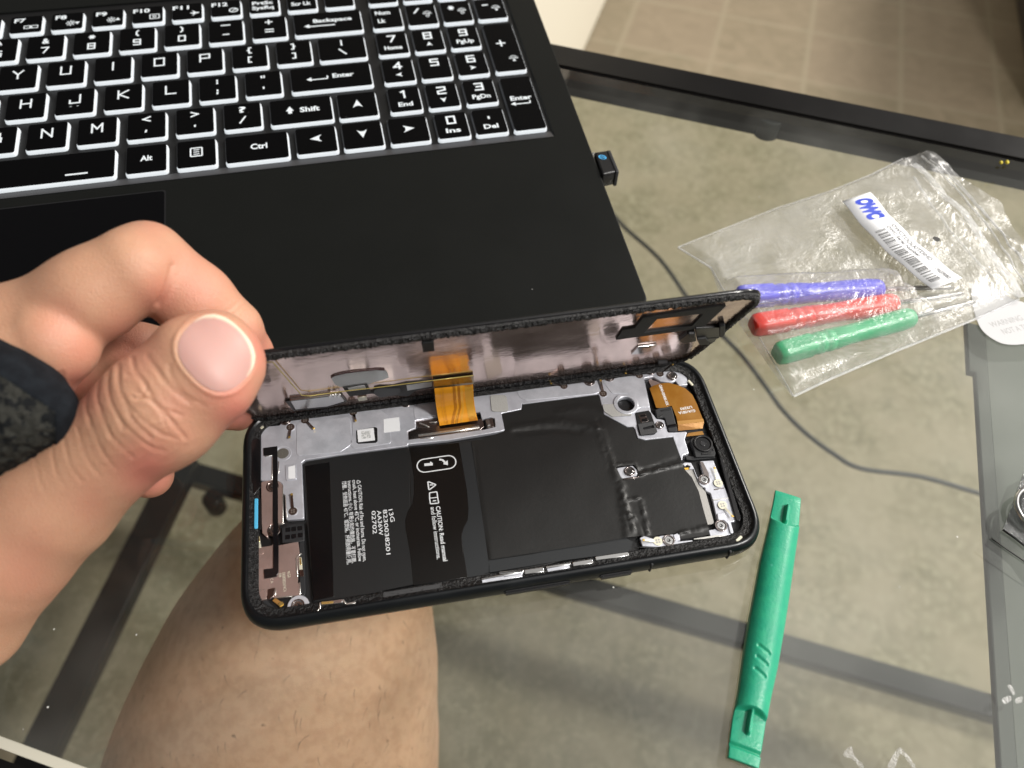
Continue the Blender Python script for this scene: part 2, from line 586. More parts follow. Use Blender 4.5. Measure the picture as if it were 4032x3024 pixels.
def rnd(pts, r, n=5):
    """round the corners of a closed polygon"""
    out = []
    N = len(pts)
    for i in range(N):
        p, a, b = Vector(pts[i]), Vector(pts[i - 1]), Vector(pts[(i + 1) % N])
        u, v = a - p, b - p
        lu, lv = u.length, v.length
        if lu < 1e-6 or lv < 1e-6: continue
        u.normalize(); v.normalize()
        d = max(-1, min(1, u.dot(v)))
        ang = math.acos(d)
        if ang > 2.9:
            out.append(tuple(p)); continue
        t = min(r / math.tan(ang / 2), lu * .45, lv * .45)
        A, B = p + u * t, p + v * t
        for k in range(n + 1):
            s = k / n
            q = A * (1 - s) ** 2 + p * 2 * s * (1 - s) + B * s * s
            out.append((q.x, q.y))
    return out

def flat(name, loops, z0, z1, m, parent=None, bev=0.0, smooth=False):
    """extruded 2D outline (first loop) with holes (the rest), mm"""
    if isinstance(loops[0][0], (int, float)):
        loops = [loops]
    cu = bpy.data.curves.new(name, 'CURVE')
    cu.dimensions = '2D'
    cu.fill_mode = 'BOTH'
    for lp in loops:
        sp = cu.splines.new('POLY')
        sp.points.add(len(lp) - 1)
        for i, p in enumerate(lp):
            sp.points[i].co = (p[0], p[1], 0, 1)
        sp.use_cyclic_u = True
    h = (z1 - z0) / 2
    bev = min(bev, h * .95)
    cu.extrude = max(h - bev, 1e-4)
    cu.bevel_depth = bev
    cu.bevel_resolution = 1
    cu.offset = -bev
    o = bpy.data.objects.new(name, cu)
    me = bpy.data.meshes.new_from_object(o)
    bpy.data.objects.remove(o)
    bpy.data.curves.remove(cu)
    me.transform(Matrix.Scale(MM, 4) @ Matrix.Translation((0, 0, (z0 + z1) / 2)))
    me.name = name
    me.materials.clear()
    return link(name, me, m, parent, smooth)

def textmesh(s, bold=0.0, spacing=1.0):
    cu = bpy.data.curves.new('text', 'FONT')
    cu.body = s
    cu.size = 1.0
    cu.space_character = spacing
    cu.offset = bold
    cu.resolution_u = 3
    o = bpy.data.objects.new('text', cu)
    me = bpy.data.meshes.new_from_object(o)
    bpy.data.objects.remove(o)
    bpy.data.curves.remove(cu)
    me.materials.clear()
    return me

def text(name, s, p0, p1, h, z, m, parent, bold=0.0, shear=0.0, fit=True):
    """text whose baseline runs p0 -> p1 (mm), capital height h"""
    me = textmesh(s, bold)
    if not me.vertices:
        return None
    xs = [v.co.x for v in me.vertices]
    x0, x1 = min(xs), max(xs)
    d = Vector(p1) - Vector(p0)
    sx = d.length / (x1 - x0)
    a = atan2(d.y, d.x)
    T = (Matrix.Scale(MM, 4) @ Matrix.Translation((p0[0], p0[1], z)) @ Matrix.Rotation(a, 4, 'Z')
         @ Matrix(((sx, shear, 0, -x0 * sx), (0, h / .69, 0, 0), (0, 0, 1, 0), (0, 0, 0, 1))))
    me.transform(T)
    me.name = name
    return link(name, me, m, parent)

def join_meshes(name, objs, parent=None, m=None):
    """merge plain objects (same transforms) into one mesh object"""
    bm = bmesh.new()
    mats = []
    for o in objs:
        mi = o.data.materials[0]
        if mi not in mats: mats.append(mi)
        k = len(bm.faces)
        bm.from_mesh(o.data)
        bm.faces.ensure_lookup_table()
        for f in bm.faces[k:]:
            f.material_index = mats.index(mi)
    me = bpy.data.meshes.new(name)
    bm.to_mesh(me)
    bm.free()
    for x in mats: me.materials.append(x)
    for o in objs:
        d = o.data
        bpy.data.objects.remove(o)
        bpy.data.meshes.remove(d)
    return link(name, me, None, parent)

def tube_data(pts, r, seg=10, cap=True):
    P = [Vector(p) for p in pts]
    n = len(P)
    R_ = r if isinstance(r, (list, tuple)) else [r] * n
    vs, fs = [], []
    up = Vector((0, 0, 1))
    for i in range(n):
        t = (P[min(i + 1, n - 1)] - P[max(i - 1, 0)]).normalized()
        u = t.cross(up)
        if u.length < 1e-3: u = Vector((1, 0, 0))
        u.normalize()
        v = u.cross(t).normalized()
        for k in range(seg):
            a = 2 * pi * k / seg
            vs.append(P[i] + (u * cos(a) + v * sin(a)) * R_[i])
    for i in range(n - 1):
        for k in range(seg):
            a, b = i * seg + k, i * seg + (k + 1) % seg
            fs.append((a, b, b + seg, a + seg))
    if cap:
        fs.append(tuple(range(seg - 1, -1, -1)))
        fs.append(tuple(range((n - 1) * seg, n * seg)))
    return vs, fs

def tube(name, pts, r, m, parent=None, seg=10):
    vs, fs = tube_data(pts, r, seg)
    return mesh(name, vs, fs, m, parent, True)

def smoothline(pts, n=8, closed=False):
    """Catmull-Rom through points (any dimension)"""
    P = [np.array(p, float) for p in pts]
    out = []
    N = len(P)
    rng = range(N if closed else N - 1)
    for i in rng:
        if closed:
            a, b, c, d = P[i - 1], P[i], P[(i + 1) % N], P[(i + 2) % N]
        else:
            a, b, c, d = P[max(i - 1, 0)], P[i], P[i + 1], P[min(i + 2, N - 1)]
        for k in range(n):
            t = k / n
            out.append(tuple(.5 * ((2 * b) + (-a + c) * t + (2 * a - 5 * b + 4 * c - d) * t * t + (-a + 3 * b - 3 * c + d) * t ** 3)))
    if not closed: out.append(tuple(P[-1]))
    return out

def circ(c, r, n=28, ry=None):
    ry = ry or r
    return [(c[0] + r * cos(2 * pi * k / n), c[1] + ry * sin(2 * pi * k / n)) for k in range(n)]

def rect(x0, y0, x1, y1, r=0.0, n=5):
    p = [(x0, y0), (x1, y0), (x1, y1), (x0, y1)]
    return rnd(p, r, n) if r > 0 else p

def bar(p, q, w):
    """rectangle polygon around segment p-q"""
    p, q = Vector(p), Vector(q)
    d = (q - p).normalized()
    n = Vector((-d.y, d.x)) * w / 2
    return [tuple(p + n), tuple(p - n), tuple(q - n), tuple(q + n)][::-1]

def tbox(name, cx, cy, cz, sx, sy, sz, m, parent=None, ang=0.0, bev=0.0):
    bm = bmesh.new()
    bmesh.ops.create_cube(bm, size=1)
    bmesh.ops.scale(bm, vec=(sx * MM, sy * MM, sz * MM), verts=bm.verts)
    if bev > 0:
        bmesh.ops.bevel(bm, geom=bm.edges[:], offset=bev * MM, segments=2, affect='EDGES')
    bmesh.ops.rotate(bm, cent=(0, 0, 0), matrix=Matrix.Rotation(ang, 3, 'Z'), verts=bm.verts)
    bmesh.ops.translate(bm, vec=(cx * MM, cy * MM, cz * MM), verts=bm.verts)
    me = bpy.data.meshes.new(name)
    bm.to_mesh(me)
    bm.free()
    return link(name, me, m, parent)

# ------------------------------------------------------------------ implicit surfaces (for skin and brace)
def surface_net(field, origin, h):
    nx, ny, nz_ = field.shape
    s = field < 0
    c = np.zeros((nx - 1, ny - 1, nz_ - 1), int)
    acc = np.zeros((nx - 1, ny - 1, nz_ - 1, 3), np.float32)
    cnt = np.zeros((nx - 1, ny - 1, nz_ - 1), np.float32)
    for ax in range(3):
        o1, o2 = [a for a in range(3) if a != ax]
        sl0 = [slice(None)] * 3; sl1 = [slice(None)] * 3
        sl0[ax] = slice(0, -1); sl1[ax] = slice(1, None)
        f0, f1 = field[tuple(sl0)], field[tuple(sl1)]
        cr = (f0 < 0) != (f1 < 0)
        t = np.where(cr, f0 / np.where(np.abs(f0 - f1) < 1e-9, 1, f0 - f1), 0).astype(np.float32)
        for i in (0, 1):
            for j in (0, 1):
                sl = [slice(None)] * 3
                sl[o1] = slice(i, cr.shape[o1] - 1 + i)
                sl[o2] = slice(j, cr.shape[o2] - 1 + j)
                k = cr[tuple(sl)]
                cnt += k
                acc[..., ax] += np.where(k, t[tuple(sl)], 0)
                acc[..., o1] += k * i
                acc[..., o2] += k * j
    act = cnt > 0
    idx = -np.ones(act.shape, int)
    ii = np.argwhere(act)
    idx[act] = np.arange(len(ii))
    V = (ii + acc[act] / cnt[act][:, None]) * h + origin
    F = []
    for ax in range(3):
        o1, o2 = [(1, 2), (2, 0), (0, 1)][ax]
        sl0 = [slice(None)] * 3; sl1 = [slice(None)] * 3
        sl0[ax] = slice(0, -1); sl1[ax] = slice(1, None)
        a, b = s[tuple(sl0)], s[tuple(sl1)]
        for flip in (0, 1):
            e = np.argwhere((a & ~b) if flip == 0 else (~a & b))
            e = e[(e[:, o1] > 0) & (e[:, o2] > 0)]
            e = e[(e[:, o1] < field.shape[o1] - 1) & (e[:, o2] < field.shape[o2] - 1)]
            if not len(e): continue
            def cell(d1, d2):
                q = e.copy(); q[:, o1] -= d1; q[:, o2] -= d2
                return idx[q[:, 0], q[:, 1], q[:, 2]]
            q = np.stack([cell(0, 0), cell(1, 0), cell(1, 1), cell(0, 1)], 1)
            if flip: q = q[:, ::-1]
            F.append(q)
    return V, np.concatenate(F)

def smin(a, b, k):
    h = np.clip(.5 + .5 * (b - a) / k, 0, 1)
    return b + (a - b) * h - k * h * (1 - h)

def cone(P, a, b, ra, rb):
    a = np.array(a, np.float32); b = np.array(b, np.float32)
    d = b - a
    t = np.clip(((P - a) @ d) / (d @ d), 0, 1)
    q = P - a - t[..., None] * d
    return np.sqrt((q * q).sum(-1)) - (ra + (rb - ra) * t)

def chain(P, pts, k=4.0):
    f = None
    for (a, ra), (b, rb) in zip(pts[:-1], pts[1:]):
        g = cone(P, a, b, ra, rb)
        f = g if f is None else smin(f, g, k)
    return f

def gd(gx, gy, dep, rpx):
    """joint: pixel position, depth in mm, radius in pixels -> world mm"""
    return (at_depth(gx, gy, dep), rpx * 1.8228 * dep / FPX)

def grid_pts(lo, hi, h):
    ax = [np.arange(lo[i], hi[i], h, dtype=np.float32) for i in range(3)]
    return np.stack(np.meshgrid(*ax, indexing='ij'), -1)

def subdivide_mesh(V, F, lv=1):
    me = bpy.data.meshes.new('tmp')
    me.from_pydata((V * MM).tolist(), [], F.tolist())
    me.update()
    o = bpy.data.objects.new('tmp', me)
    COL.objects.link(o)
    sm = o.modifiers.new('s', 'SMOOTH')
    sm.factor = .5
    sm.iterations = 4
    sb = o.modifiers.new('b', 'SUBSURF')
    sb.levels = sb.render_levels = lv
    dg = bpy.context.evaluated_depsgraph_get()
    me2 = bpy.data.meshes.new_from_object(o.evaluated_get(dg))
    bpy.data.objects.remove(o)
    bpy.data.meshes.remove(me)
    return me2

def project(V):
    q = (V - CAMP) @ CM
    return np.stack([(IW / 2 + FPX * q[:, 0] / -q[:, 2]) / 1.8228, (IH / 2 - FPX * q[:, 1] / -q[:, 2]) / 1.8228, -q[:, 2]], 1)

def seg_dist(p, line):
    """distance of 2D points to polyline, and parameter"""
    best = np.full(len(p), 1e9)
    L_ = np.array(line, float)
    for a, b in zip(L_[:-1], L_[1:]):
        d = b - a
        t = np.clip(((p - a) @ d) / (d @ d), 0, 1)
        q = p - a - t[:, None] * d
        best = np.minimum(best, np.sqrt((q * q).sum(1)))
    return best

# ================================================================== SETTING
TF = Frame((0, 0, 0), Rm(0, 0, radians(-27.2)))
CY = L('D1 1140,160', -700, TF)[0]
TILE = Frame(TF.R @ np.array([CY[0], CY[1], -700.0]), TF.R)
va = L('D1 900,600', -700, TF)[0][1]
vb = L('D1 900,470', -700, TF)[0][1]
vs_ = (va + vb) / 2
o = mesh('floor', [(-4000, vs_ - CY[1], 0), (5000, vs_ - CY[1], 0), (5000, 6000, 0), (-4000, 6000, 0)], [(0, 1, 2, 3)], M['tile'])
o.matrix_world = TILE.mat()
tag(o, kind='structure')
CF = Frame(TF.R @ np.array([0, 0, -700.0]), TF.R)
o = flat('carpet', [(-4000, -3500), (5000, -3500), (5000, vs_), (-4000, vs_)], -6, 3, M['carpet'])
o.matrix_world = CF.mat()
tag(o, kind='structure')

u0 = L('D1 120,0', -700, TF)[0][0]
cb = thing('kitchen_cabinet', 'cream painted cabinet side standing on the tile floor beyond the table', 'cabinet', Frame(TF.R @ np.array([u0, vs_ + 60, -700]), TF.R))
tbox('side_panel', -300, 650, 700, 600, 2300, 1320, M['cabinet'], cb, bev=4)
tbox('base', -300, 650, 22, 592, 2290, 36, M['cabinet'], cb)
u1 = L('D1 2195,300', -700, TF)[0][0]
dk = thing('wooden_door_edge', 'dark wooden furniture side at the upper right edge of the tile floor', 'furniture', Frame(TF.R @ np.array([u1, vs_ + 120, -700]), TF.R))
tbox('side_panel', 250, 900, 260, 500, 1700, 500, M['wood'], dk, bev=4)
tbox('base', 250, 900, 6, 480, 1680, 10, M['wood'], dk)

# ------------------------------------------------------------------ table
tb = thing('glass_table', 'clear glass table top in a black steel frame with dark rails underneath', 'table', TF)
tbox('glass_top', -50, 64.6, -2.5, 900, 356.4, 5, M['glass'], tb)
tbox('frame_rail', -50, 253.2, -7.5, 960, 19.4, 17, M['tableframe'], tb, bev=1.2)
tbox('glass_edge', -50, -115.0, -2.6, 900, 2.6, 4.6, M['edge'], tb)
p = L('G 0,1618', -8, TF)[0]
tbox('frame_rail', -50, p[1] - 20, -14, 960, 36, 12, M['tableframe'], tb, bev=1)
pp = L('D1 918,655', -14, TF)[0]
flat('glass_pad', rnd(circ(pp, 6.6, 40), .2), -16, -5.6, M['rubber'], tb, .4)
zr = -17
a = L('D3 725,0 880,0 G 2087,695 2085,800 2110,800', zr, TF)
ua = a[0][0]; ub = a[1][0]
vt = a[2][1]; vn = a[3][1]
flat('side_rail', [(ua, -330), (ub, -330), (ub, vn), (ub, vt), (a[2][0], vt), (a[2][0], vn), (ua, vn)], zr - 3, zr, M['rail'], tb, .5)
flat('lower_shelf', [(ub + .2, -330), (ub + 420, -330), (ub + 420, vt), (ub + .2, vt)], zr - 6, zr - 3, M['shelf'], tb, .5)
zb = -580
b1 = L('C1 128,1640 775,345', zb, TF)
d = Vector(b1[1]) - Vector(b1[0])
e0 = tuple(Vector(b1[0]) - d * .5); e1 = tuple(Vector(b1[1]) + d * .02)
flat('stretcher_bar', bar(e0, e1, 33), zb - 20, zb, M['tableframe'], tb, 1)
b2 = L('C1 760,335 G 2150,1507', zb, TF)
d = Vector(b2[1]) - Vector(b2[0])
flat('stretcher_bar', bar(tuple(Vector(b2[0]) - d * .04), tuple(Vector(b2[1]) + d * .5), 24), zb - 44, zb - 21, M['tableframe'], tb, 1)
pk = L('C1 905,500', zb - 40, TF)[0]
flat('stretcher_disc', circ(pk, 12), zb - 70, zb - 40, M['tableframe'], tb, 3)  # dark disc below the bars, placed at a round dark spot
# dried smears on the glass
for s_ in ('F5 930,490 990,425 1015,500 1080,560 1060,582 1000,520',
           'F5 1250,560 1310,455 1350,445 1440,560 1420,575 1340,480 1300,582 1265,582',
           'F5 2095,0 2125,0 2150,55 2130,60', 'F5 2055,95 2110,70 2125,100 2075,130', 'F5 2150,95 2200,75 2195,115 2160,125'):
    q = L(s_, 0.1, TF)
    flat('smear', rnd(smoothline(q, 3, True), .1, 1), .05, .12, M['smear'], tb)

# ------------------------------------------------------------------ cord on the carpet
zc = -320
cp = []
for i, g in enumerate([(1300, 430), (1345, 487), (1425, 560), (1490, 650), (1540, 705), (1600, 765), (1650, 830), (1690, 885), (1740, 935), (1800, 980), (1860, 1012), (1990, 1030), (2120, 1067), (2240, 1100)]):
    q = L('G %f,%f' % g, zc)[0]
    cp.append((q[0], q[1], zc))
cp = smoothline(cp, 6)
o = tube('power_cord', cp, 2.0, M['cord'])
tag(o, 'thin black power cord curving beneath the glass table top', 'cord')
mid = Vector(cp[len(cp) // 2]) * MM
o.data.transform(Matrix.Translation(-mid)); o.location = mid

# ================================================================== LAPTOP
lap = thing('laptop', 'black laptop with white backlit keyboard lying open on the glass table', 'laptop', KB)
ZD = -1.3
flat('base_case', [rect(-215, -141, 173.2, 110, 3.5), rect(-205, -50.2, 159.6, 67, 1.5)[::-1]], -17.5, ZD, M['deck'], lap, .5)
flat('case_bottom', rect(-214, -140, 172.4, 109, 3), -18.5, -4.0, M['black'], lap, .3)
flat('keyboard_tray', rect(-204.9, -45.7, 159.5, 66.9), -3.9, -2.2, M['well'], lap)
mesh('keyboard_bevel', [(-205, -50.15, ZD - .02), (159.5, -50.15, ZD - .02), (159.5, -45.6, -2.34), (-205, -45.6, -2.34)], [(0, 1, 2, 3)], M['bevel'], lap)
flat('touchpad', rect(-110, -139, 2.6, -55.2, 1.5), ZD, ZD + .02, M['black'], lap)
flat('touchpad', rect(-109.4, -138.5, 2.0, -55.8, 1.5), ZD + .02, ZD + .06, M['pad'], lap)
for sx in (-190, 150):
    flat('rubber_foot', rect(sx - 15, 95, sx + 15, 103, 2), -47, -18.5, M['rubber'], lap)

STROKE = {
    'Y': [[(0, 1), (.5, .5), (1, 1)], [(.5, .5), (.5, 0)]], 'U': [[(0, 1), (0, 0), (1, 0), (1, 1)]], 'I': [[(.5, 1), (.5, 0)]],
    'O': [[(0, 0), (1, 0), (1, 1), (0, 1), (0, 0)]], 'P': [[(0, 0), (0, 1), (1, 1), (1, .45), (0, .45)]],
    'H': [[(0, 0), (0, 1)], [(1, 0), (1, 1)], [(0, .5), (1, .5)]], 'J': [[(0, .35), (0, 0), (1, 0), (1, 1)]],
    'K': [[(0, 0), (0, 1)], [(1, 1), (.1, .5), (1, 0)]], 'L': [[(0, 1), (0, 0), (1, 0)]],
    'N': [[(0, 0), (0, 1), (1, 0), (1, 1)]], 'M': [[(0, 0), (0, 1), (.5, .4), (1, 1), (1, 0)]],
    'B': [[(0, 0), (0, 1), (.85, 1), (.85, .53), (0, .53)], [(.85, .53), (1, .45), (1, 0), (0, 0)]],
    'G': [[(1, 1), (0, 1), (0, 0), (1, 0), (1, .5), (.5, .5)]],
    '0': [[(0, 0), (1, 0), (1, 1), (0, 1), (0, 0)]], '1': [[(.2, .85), (.55, 1), (.55, 0)]],
    '2': [[(0, 1), (1, 1), (1, .55), (0, .4), (0, 0), (1, 0)]], '3': [[(0, 1), (1, 1), (1, 0), (0, 0)], [(.2, .52), (1, .52)]],
    '4': [[(.75, 0), (.75, 1), (0, .3), (1, .3)]], '5': [[(1, 1), (0, 1), (0, .55), (1, .55), (1, 0), (0, 0)]],
    '6': [[(1, 1), (0, 1), (0, 0), (1, 0), (1, .55), (0, .55)]], '7': [[(0, 1), (1, 1), (.35, 0)]],
    '8': [[(0, 0), (1, 0), (1, 1), (0, 1), (0, 0)], [(0, .53), (1, .53)]], '9': [[(0, 0), (1, 0), (1, 1), (0, 1), (0, .5), (1, .5)]],
    '[': [[(.7, 1), (.3, 1), (.3, 0), (.7, 0)]], ']': [[(.3, 1), (.7, 1), (.7, 0), (.3, 0)]],
    '{': [[(.75, 1), (.45, 1), (.45, .6), (.25, .5), (.45, .4), (.45, 0), (.75, 0)]], '}': [[(.25, 1), (.55, 1), (.55, .6), (.75, .5), (.55, .4), (.55, 0), (.25, 0)]],
    '-': [[(.1, .5), (.9, .5)]], '_': [[(-.15, .6), (1.15, .6)]], '+': [[(0, .5), (1, .5)], [(.5, 0), (.5, 1)]], '=': [[(-.1, .3), (1.1, .3)], [(-.1, .75), (1.1, .75)]],
    '/': [[(.1, 0), (.9, 1)]], '\\': [[(0, 1), (1, 0)]], '|': [[(.5, .9), (.5, .55)], [(.5, .4), (.5, 0)]], '<': [[(1, .95), (0, .5), (1, .05)]], '>': [[(0, .95), (1, .5), (0, .05)]],
    '(': [[(.65, 1), (.4, .75), (.4, .25), (.65, 0)]], ')': [[(.35, 1), (.6, .75), (.6, .25), (.35, 0)]], '^': [[(.2, .5), (.5, .95), (.8, .5)]],
    ';': [[(.5, .9), (.5, .7)], [(.5, .3), (.45, 0)]], ':': [[(.5, .9), (.5, .65)], [(.5, .3), (.5, .05)]], "'": [[(.5, .5), (.5, .25)]], '"': [[(.3, .8), (.3, .5)], [(.7, .8), (.7, .5)]],
    '*': [[(.1, .5), (.9, .5)], [(.3, .15), (.7, .85)], [(.3, .85), (.7, .15)]], '.': [[(.5, .15), (.5, .35)]], ',': [[(.5, .35), (.42, .05)]],
    'A^': [[(.05, 0), (.5, 1), (.95, 0)], [(.2, .02), (.5, .55), (.8, .02)], [(.15, .1), (.5, .8), (.85, .1)]],
}

class Marks:
    def __init__(s): s.v = []; s.f = []; s.z = .012
    def poly(s, pts):
        s.z += .0015
        k = len(s.v)
        s.v += [(p[0], p[1], s.z) for p in pts]
        s.f.append(tuple(range(k, k + len(pts))))
    def strokes(s, ch, cx, cy, w, h, t, rot=0):
        for pl in STROKE[ch]:
            Q = []
            for (a, b) in pl:
                x, y = (a - .5) * w, (b - .5) * h
                if rot:
                    x, y = x * cos(rot) - y * sin(rot), x * sin(rot) + y * cos(rot)
                Q.append((cx + x, cy + y))
            for i, (p, q) in enumerate(zip(Q[:-1], Q[1:])):
                P_, Q_ = Vector(p), Vector(q)
                dd = (Q_ - P_).normalized() * t * .5
                s.poly(bar(tuple(P_ - dd), tuple(Q_ + dd), t))
    def text(s, st, cx, cy, w, h, bold=.015):
        me = textmesh(st, bold)
        if not me.vertices: return
        xs = [v.co.x for v in me.vertices]; ys = [v.co.y for v in me.vertices]
        k = len(s.v)
        sx = w / (max(xs) - min(xs)); mx_ = (max(xs) + min(xs)) / 2
        for v in me.vertices:
            s.v.append((cx + (v.co.x - mx_) * sx, cy - h / 2 + v.co.y * h / .72, s.z))
        for p_ in me.polygons:
            s.f.append(tuple(k + i for i in p_.vertices))
        bpy.data.meshes.remove(me)
    def arrow(s, cx, cy, w, h, d):
        a = {'u': 0, 'l': pi / 2, 'd': pi, 'r': -pi / 2}[d]
        P_ = [(-.5, -.5), (0, .55), (.5, -.5), (.18, -.28), (-.18, -.28)]
        R_ = []
        for (x, y) in P_:
            x *= w; y *= h
            R_.append((cx + x * cos(a) - y * sin(a), cy + x * sin(a) + y * cos(a)))
        s.poly([R_[0], R_[4], R_[1]][::-1]); s.poly([R_[4], R_[3], R_[1]][::-1]); s.poly([R_[3], R_[2], R_[1]][::-1])
    def tri(s, cx, cy, r, d):
        a = {'u': pi / 2, 'l': pi, 'd': -pi / 2, 'r': 0}[d]
        s.poly([(cx + r * cos(a + k * 2 * pi / 3), cy + r * sin(a + k * 2 * pi / 3)) for k in range(3)])
    def sun(s, cx, cy, r):
        for k in range(8):
            a = k * pi / 4
            s.poly(bar((cx + r * .55 * cos(a), cy + r * .55 * sin(a)), (cx + r * cos(a), cy + r * sin(a)), r * .22))
        s.ring(cx, cy, r * .45, r * .2)
    def ring(s, cx, cy, r, t, n=14, ry=None):
        ry = ry or r
        for k in range(n):
            a, b = 2 * pi * k / n, 2 * pi * (k + 1) / n
            s.poly([(cx + r * cos(a), cy + ry * sin(a)), (cx + r * cos(b), cy + ry * sin(b)), (cx + (r - t) * cos(b), cy + (ry - t) * sin(b)), (cx + (r - t) * cos(a), cy + (ry - t) * sin(a))][::-1])
    def box(s, cx, cy, w, h, t):
        for p, q in (((-w / 2, -h / 2), (w / 2, -h / 2)), ((w / 2, -h / 2), (w / 2, h / 2)), ((w / 2, h / 2), (-w / 2, h / 2)), ((-w / 2, h / 2), (-w / 2, -h / 2))):
            s.poly(bar((cx + p[0], cy + p[1]), (cx + q[0], cy + q[1]), t))
    def lamp(s, cx, cy, r, d):
        for k in range(-2, 3):
            a = pi / 2 + k * .5
            s.poly(bar((cx + r * .5 * cos(a), cy + r * .5 * sin(a)), (cx + r * cos(a), cy + r * sin(a)), .3))
        s.poly(bar((cx - r, cy), (cx + r, cy), .45))
        if d == 'o': s.ring(cx, cy - r * .75, r * .45, .35)
        else: s.tri(cx, cy - r * .7, r * .5, d)

CAPW = 14.8
def key(x, y, w=CAPW, h=14.8, marks=None):
    kx = flat('key', rect(x - w / 2, y - h / 2, x + w / 2, y + h / 2, 1.1, 3), -.9, 0, M['cap'], lap, .14)
    lv = [(-.3, -.28), (.2, -.5), (.42, -1.1), (.5, -2.15)]
    vs, fs = [], []
    n = None
    for e, z in lv:
        lp = rect(x - w / 2 - e, y - h / 2 - e, x + w / 2 + e, y + h / 2 + e, 1.3 + max(e, 0) * .6, 3)
        n = len(lp)
        vs += [(p[0], p[1], z) for p in lp]
    for r in range(len(lv) - 1):
        for k in range(n):
            a_, b_ = r * n + k, r * n + (k + 1) % n
            fs.append((a_, a_ + n, b_ + n, b_))
    me = bpy.data.meshes.new('key_skirt')
    me.from_pydata([(v[0] * MM, v[1] * MM, v[2] * MM) for v in vs], [], fs)
    me.materials.append(M['glow']); me.materials.append(M['dimglow'])
    me.update()
    for p_ in me.polygons:
        c = p_.center
        nx, ny = c.x / MM - x, c.y / MM - y
        if nx < -w / 2 + .4 and ny > -h / 2 + 1.2 or ny > h / 2 - .4: p_.material_index = 1
    link('key_skirt', me, None, kx)
    if marks is not None and marks.f:
        mesh('key_legend', [(v[0] + x, v[1] + y, v[2]) for v in marks.v], marks.f, M['legend'], kx)
    return kx

U = 19.05
def kx_(u): return (u - 10) * U
def letter(ch):
    m_ = Marks(); m_.strokes(ch, 0, 1.4, 3.9, 4.8, .72); return m_
def two(up, lo, hh=3.5):
    m_ = Marks()
    for ch, cy in ((up, 3.7), (lo, -2.6)):
        if ch in '&?': m_.text(ch, 0, cy, 3.0, hh, .03)
        else: m_.strokes(ch, 0, cy, 2.7, hh - (.9 if ch in '*+' else 0), .7)
    return m_
for u, ch in zip(range(6, 12), 'GHJKL'): pass
for i, ch in enumerate('TYUIOP'): key(kx_(6 + i), 19.05, marks=letter(ch) if ch != 'T' else None)
for i, ch in enumerate('GHJKL'):
    m_ = letter(ch)
    if ch == 'J':
        m_.poly(bar((-1.9, -3.0), (-1.1, -3.0), .25)); m_.poly(bar((.9, -3.0), (1.7, -3.0), .25))
    key(kx_(6.25 + i), 0, marks=m_)
for i, ch in enumerate('BNM'): key(kx_(6.75 + i), -19.05, marks=letter(ch))
for i, (a_, b_) in enumerate((('^', '6'), ('&', '7'), ('*', '8'), ('(', '9'), (')', '0'), ('_', '-'), ('+', '='))):
    key(kx_(6.5 + i), 38.1, marks=two(a_, b_))
key(kx_(12), 19.05, marks=two('{', '['))
key(kx_(13), 19.05, marks=two('}', ']'))
key(78.4, 18.8, 20.4, 14.8, two('|', '\\'))
key(kx_(11.25), 0, marks=two(':', ';', 2.6)); key(kx_(12.25), 0, marks=two('"', "'", 3))
key(kx_(9.75), -19.05, marks=two('<', ',', 2.8)); key(kx_(10.75), -19.05, marks=two('>', '.', 2.8)); key(kx_(11.75), -19.05, marks=two('?', '/'))
m_ = Marks(); m_.text('Backspace', 2.2, 1.6, 17.5, 2.6, .03); m_.poly(bar((-8.5, -2.2), (3, -2.2), .7)); m_.tri(-9.3, -1.9, 1.6, 'l')
key(74.0, 38.1, 30.2, 14.8, m_)
m_ = Marks(); m_.text('Enter', 5.2, .6, 9.2, 2.7, .03); m_.poly(bar((-8.5, -.9), (-1.6, -.9), .6)); m_.poly(bar((-1.6, -.9), (-1.6, 1.0), .6)); m_.tri(-9.2, -.6, 1.5, 'l')
key(71.7, 0, 34.2, 14.8, m_)
m_ = Marks(); m_.text('Shift', 3.6, .2, 8.2, 2.9, .03); m_.tri(-4.6, .9, 1.9, 'u'); m_.poly(bar((-4.6, -1.6), (-4.6, .3), 1.6))
key(57.3, -19.3, 25.2, 14.8, m_)
def arrow(x, y, d):
    m_ = Marks(); m_.arrow(0, .6, 4.2, 4.6, d); key(x, y, 16, 14.8, m_)
arrow(80.8, -19.6, 'u'); arrow(61.9, -38, 'l'); arrow(80.8, -38, 'd'); arrow(99.9, -38, 'r')
m_ = Marks(); m_.text('Ctrl', .8, .4, 6.6, 3.0, .03)
key(38.2, -38.5, 24.4, 14.8, m_)
m_ = Marks(); m_.box(0, 0.6, 4.4, 4.6, .6)
for yy in (-.6, .6, 1.8): m_.poly(bar((-1.1, yy), (1.1, yy), .45))
key(14.6, -38.3, marks=m_)
m_ = Marks(); m_.text('Alt', 0, .3, 4.6, 2.9, .03)
key(-4.5, -38.3, 15.1, 14.8, m_)
m_ = Marks(); m_.poly(bar((37.5, -4.3), (45.8, -4.3), .8))
key(-72.0, -38.4, 111, 14.8, m_)
def num(x, y, ch, sub=None, dirn=None, w=13.2, h=14.8):
    m_ = Marks()
    if ch in STROKE: m_.strokes(ch, 0, 3.0, 3.2, 4.1, .85)
    if sub: m_.text(sub, 0, -3.2, 1.75 * len(sub) + 1.0, 2.6, .03)
    if dirn: m_.arrow(0, -3.0, 2.8, 2.8, dirn)
    key(x, y, w, h, m_)
C1_, C2_, C3_, C4_ = 101.0, 117.4, 133.9, 150.3
m_ = Marks(); m_.text('Num', -1.5, 3.6, 7, 2.8, .03); m_.text('Lk', -2.6, -2.4, 3.6, 2.8, .03); key(C1_, 38, 13.4, 14.8, m_)
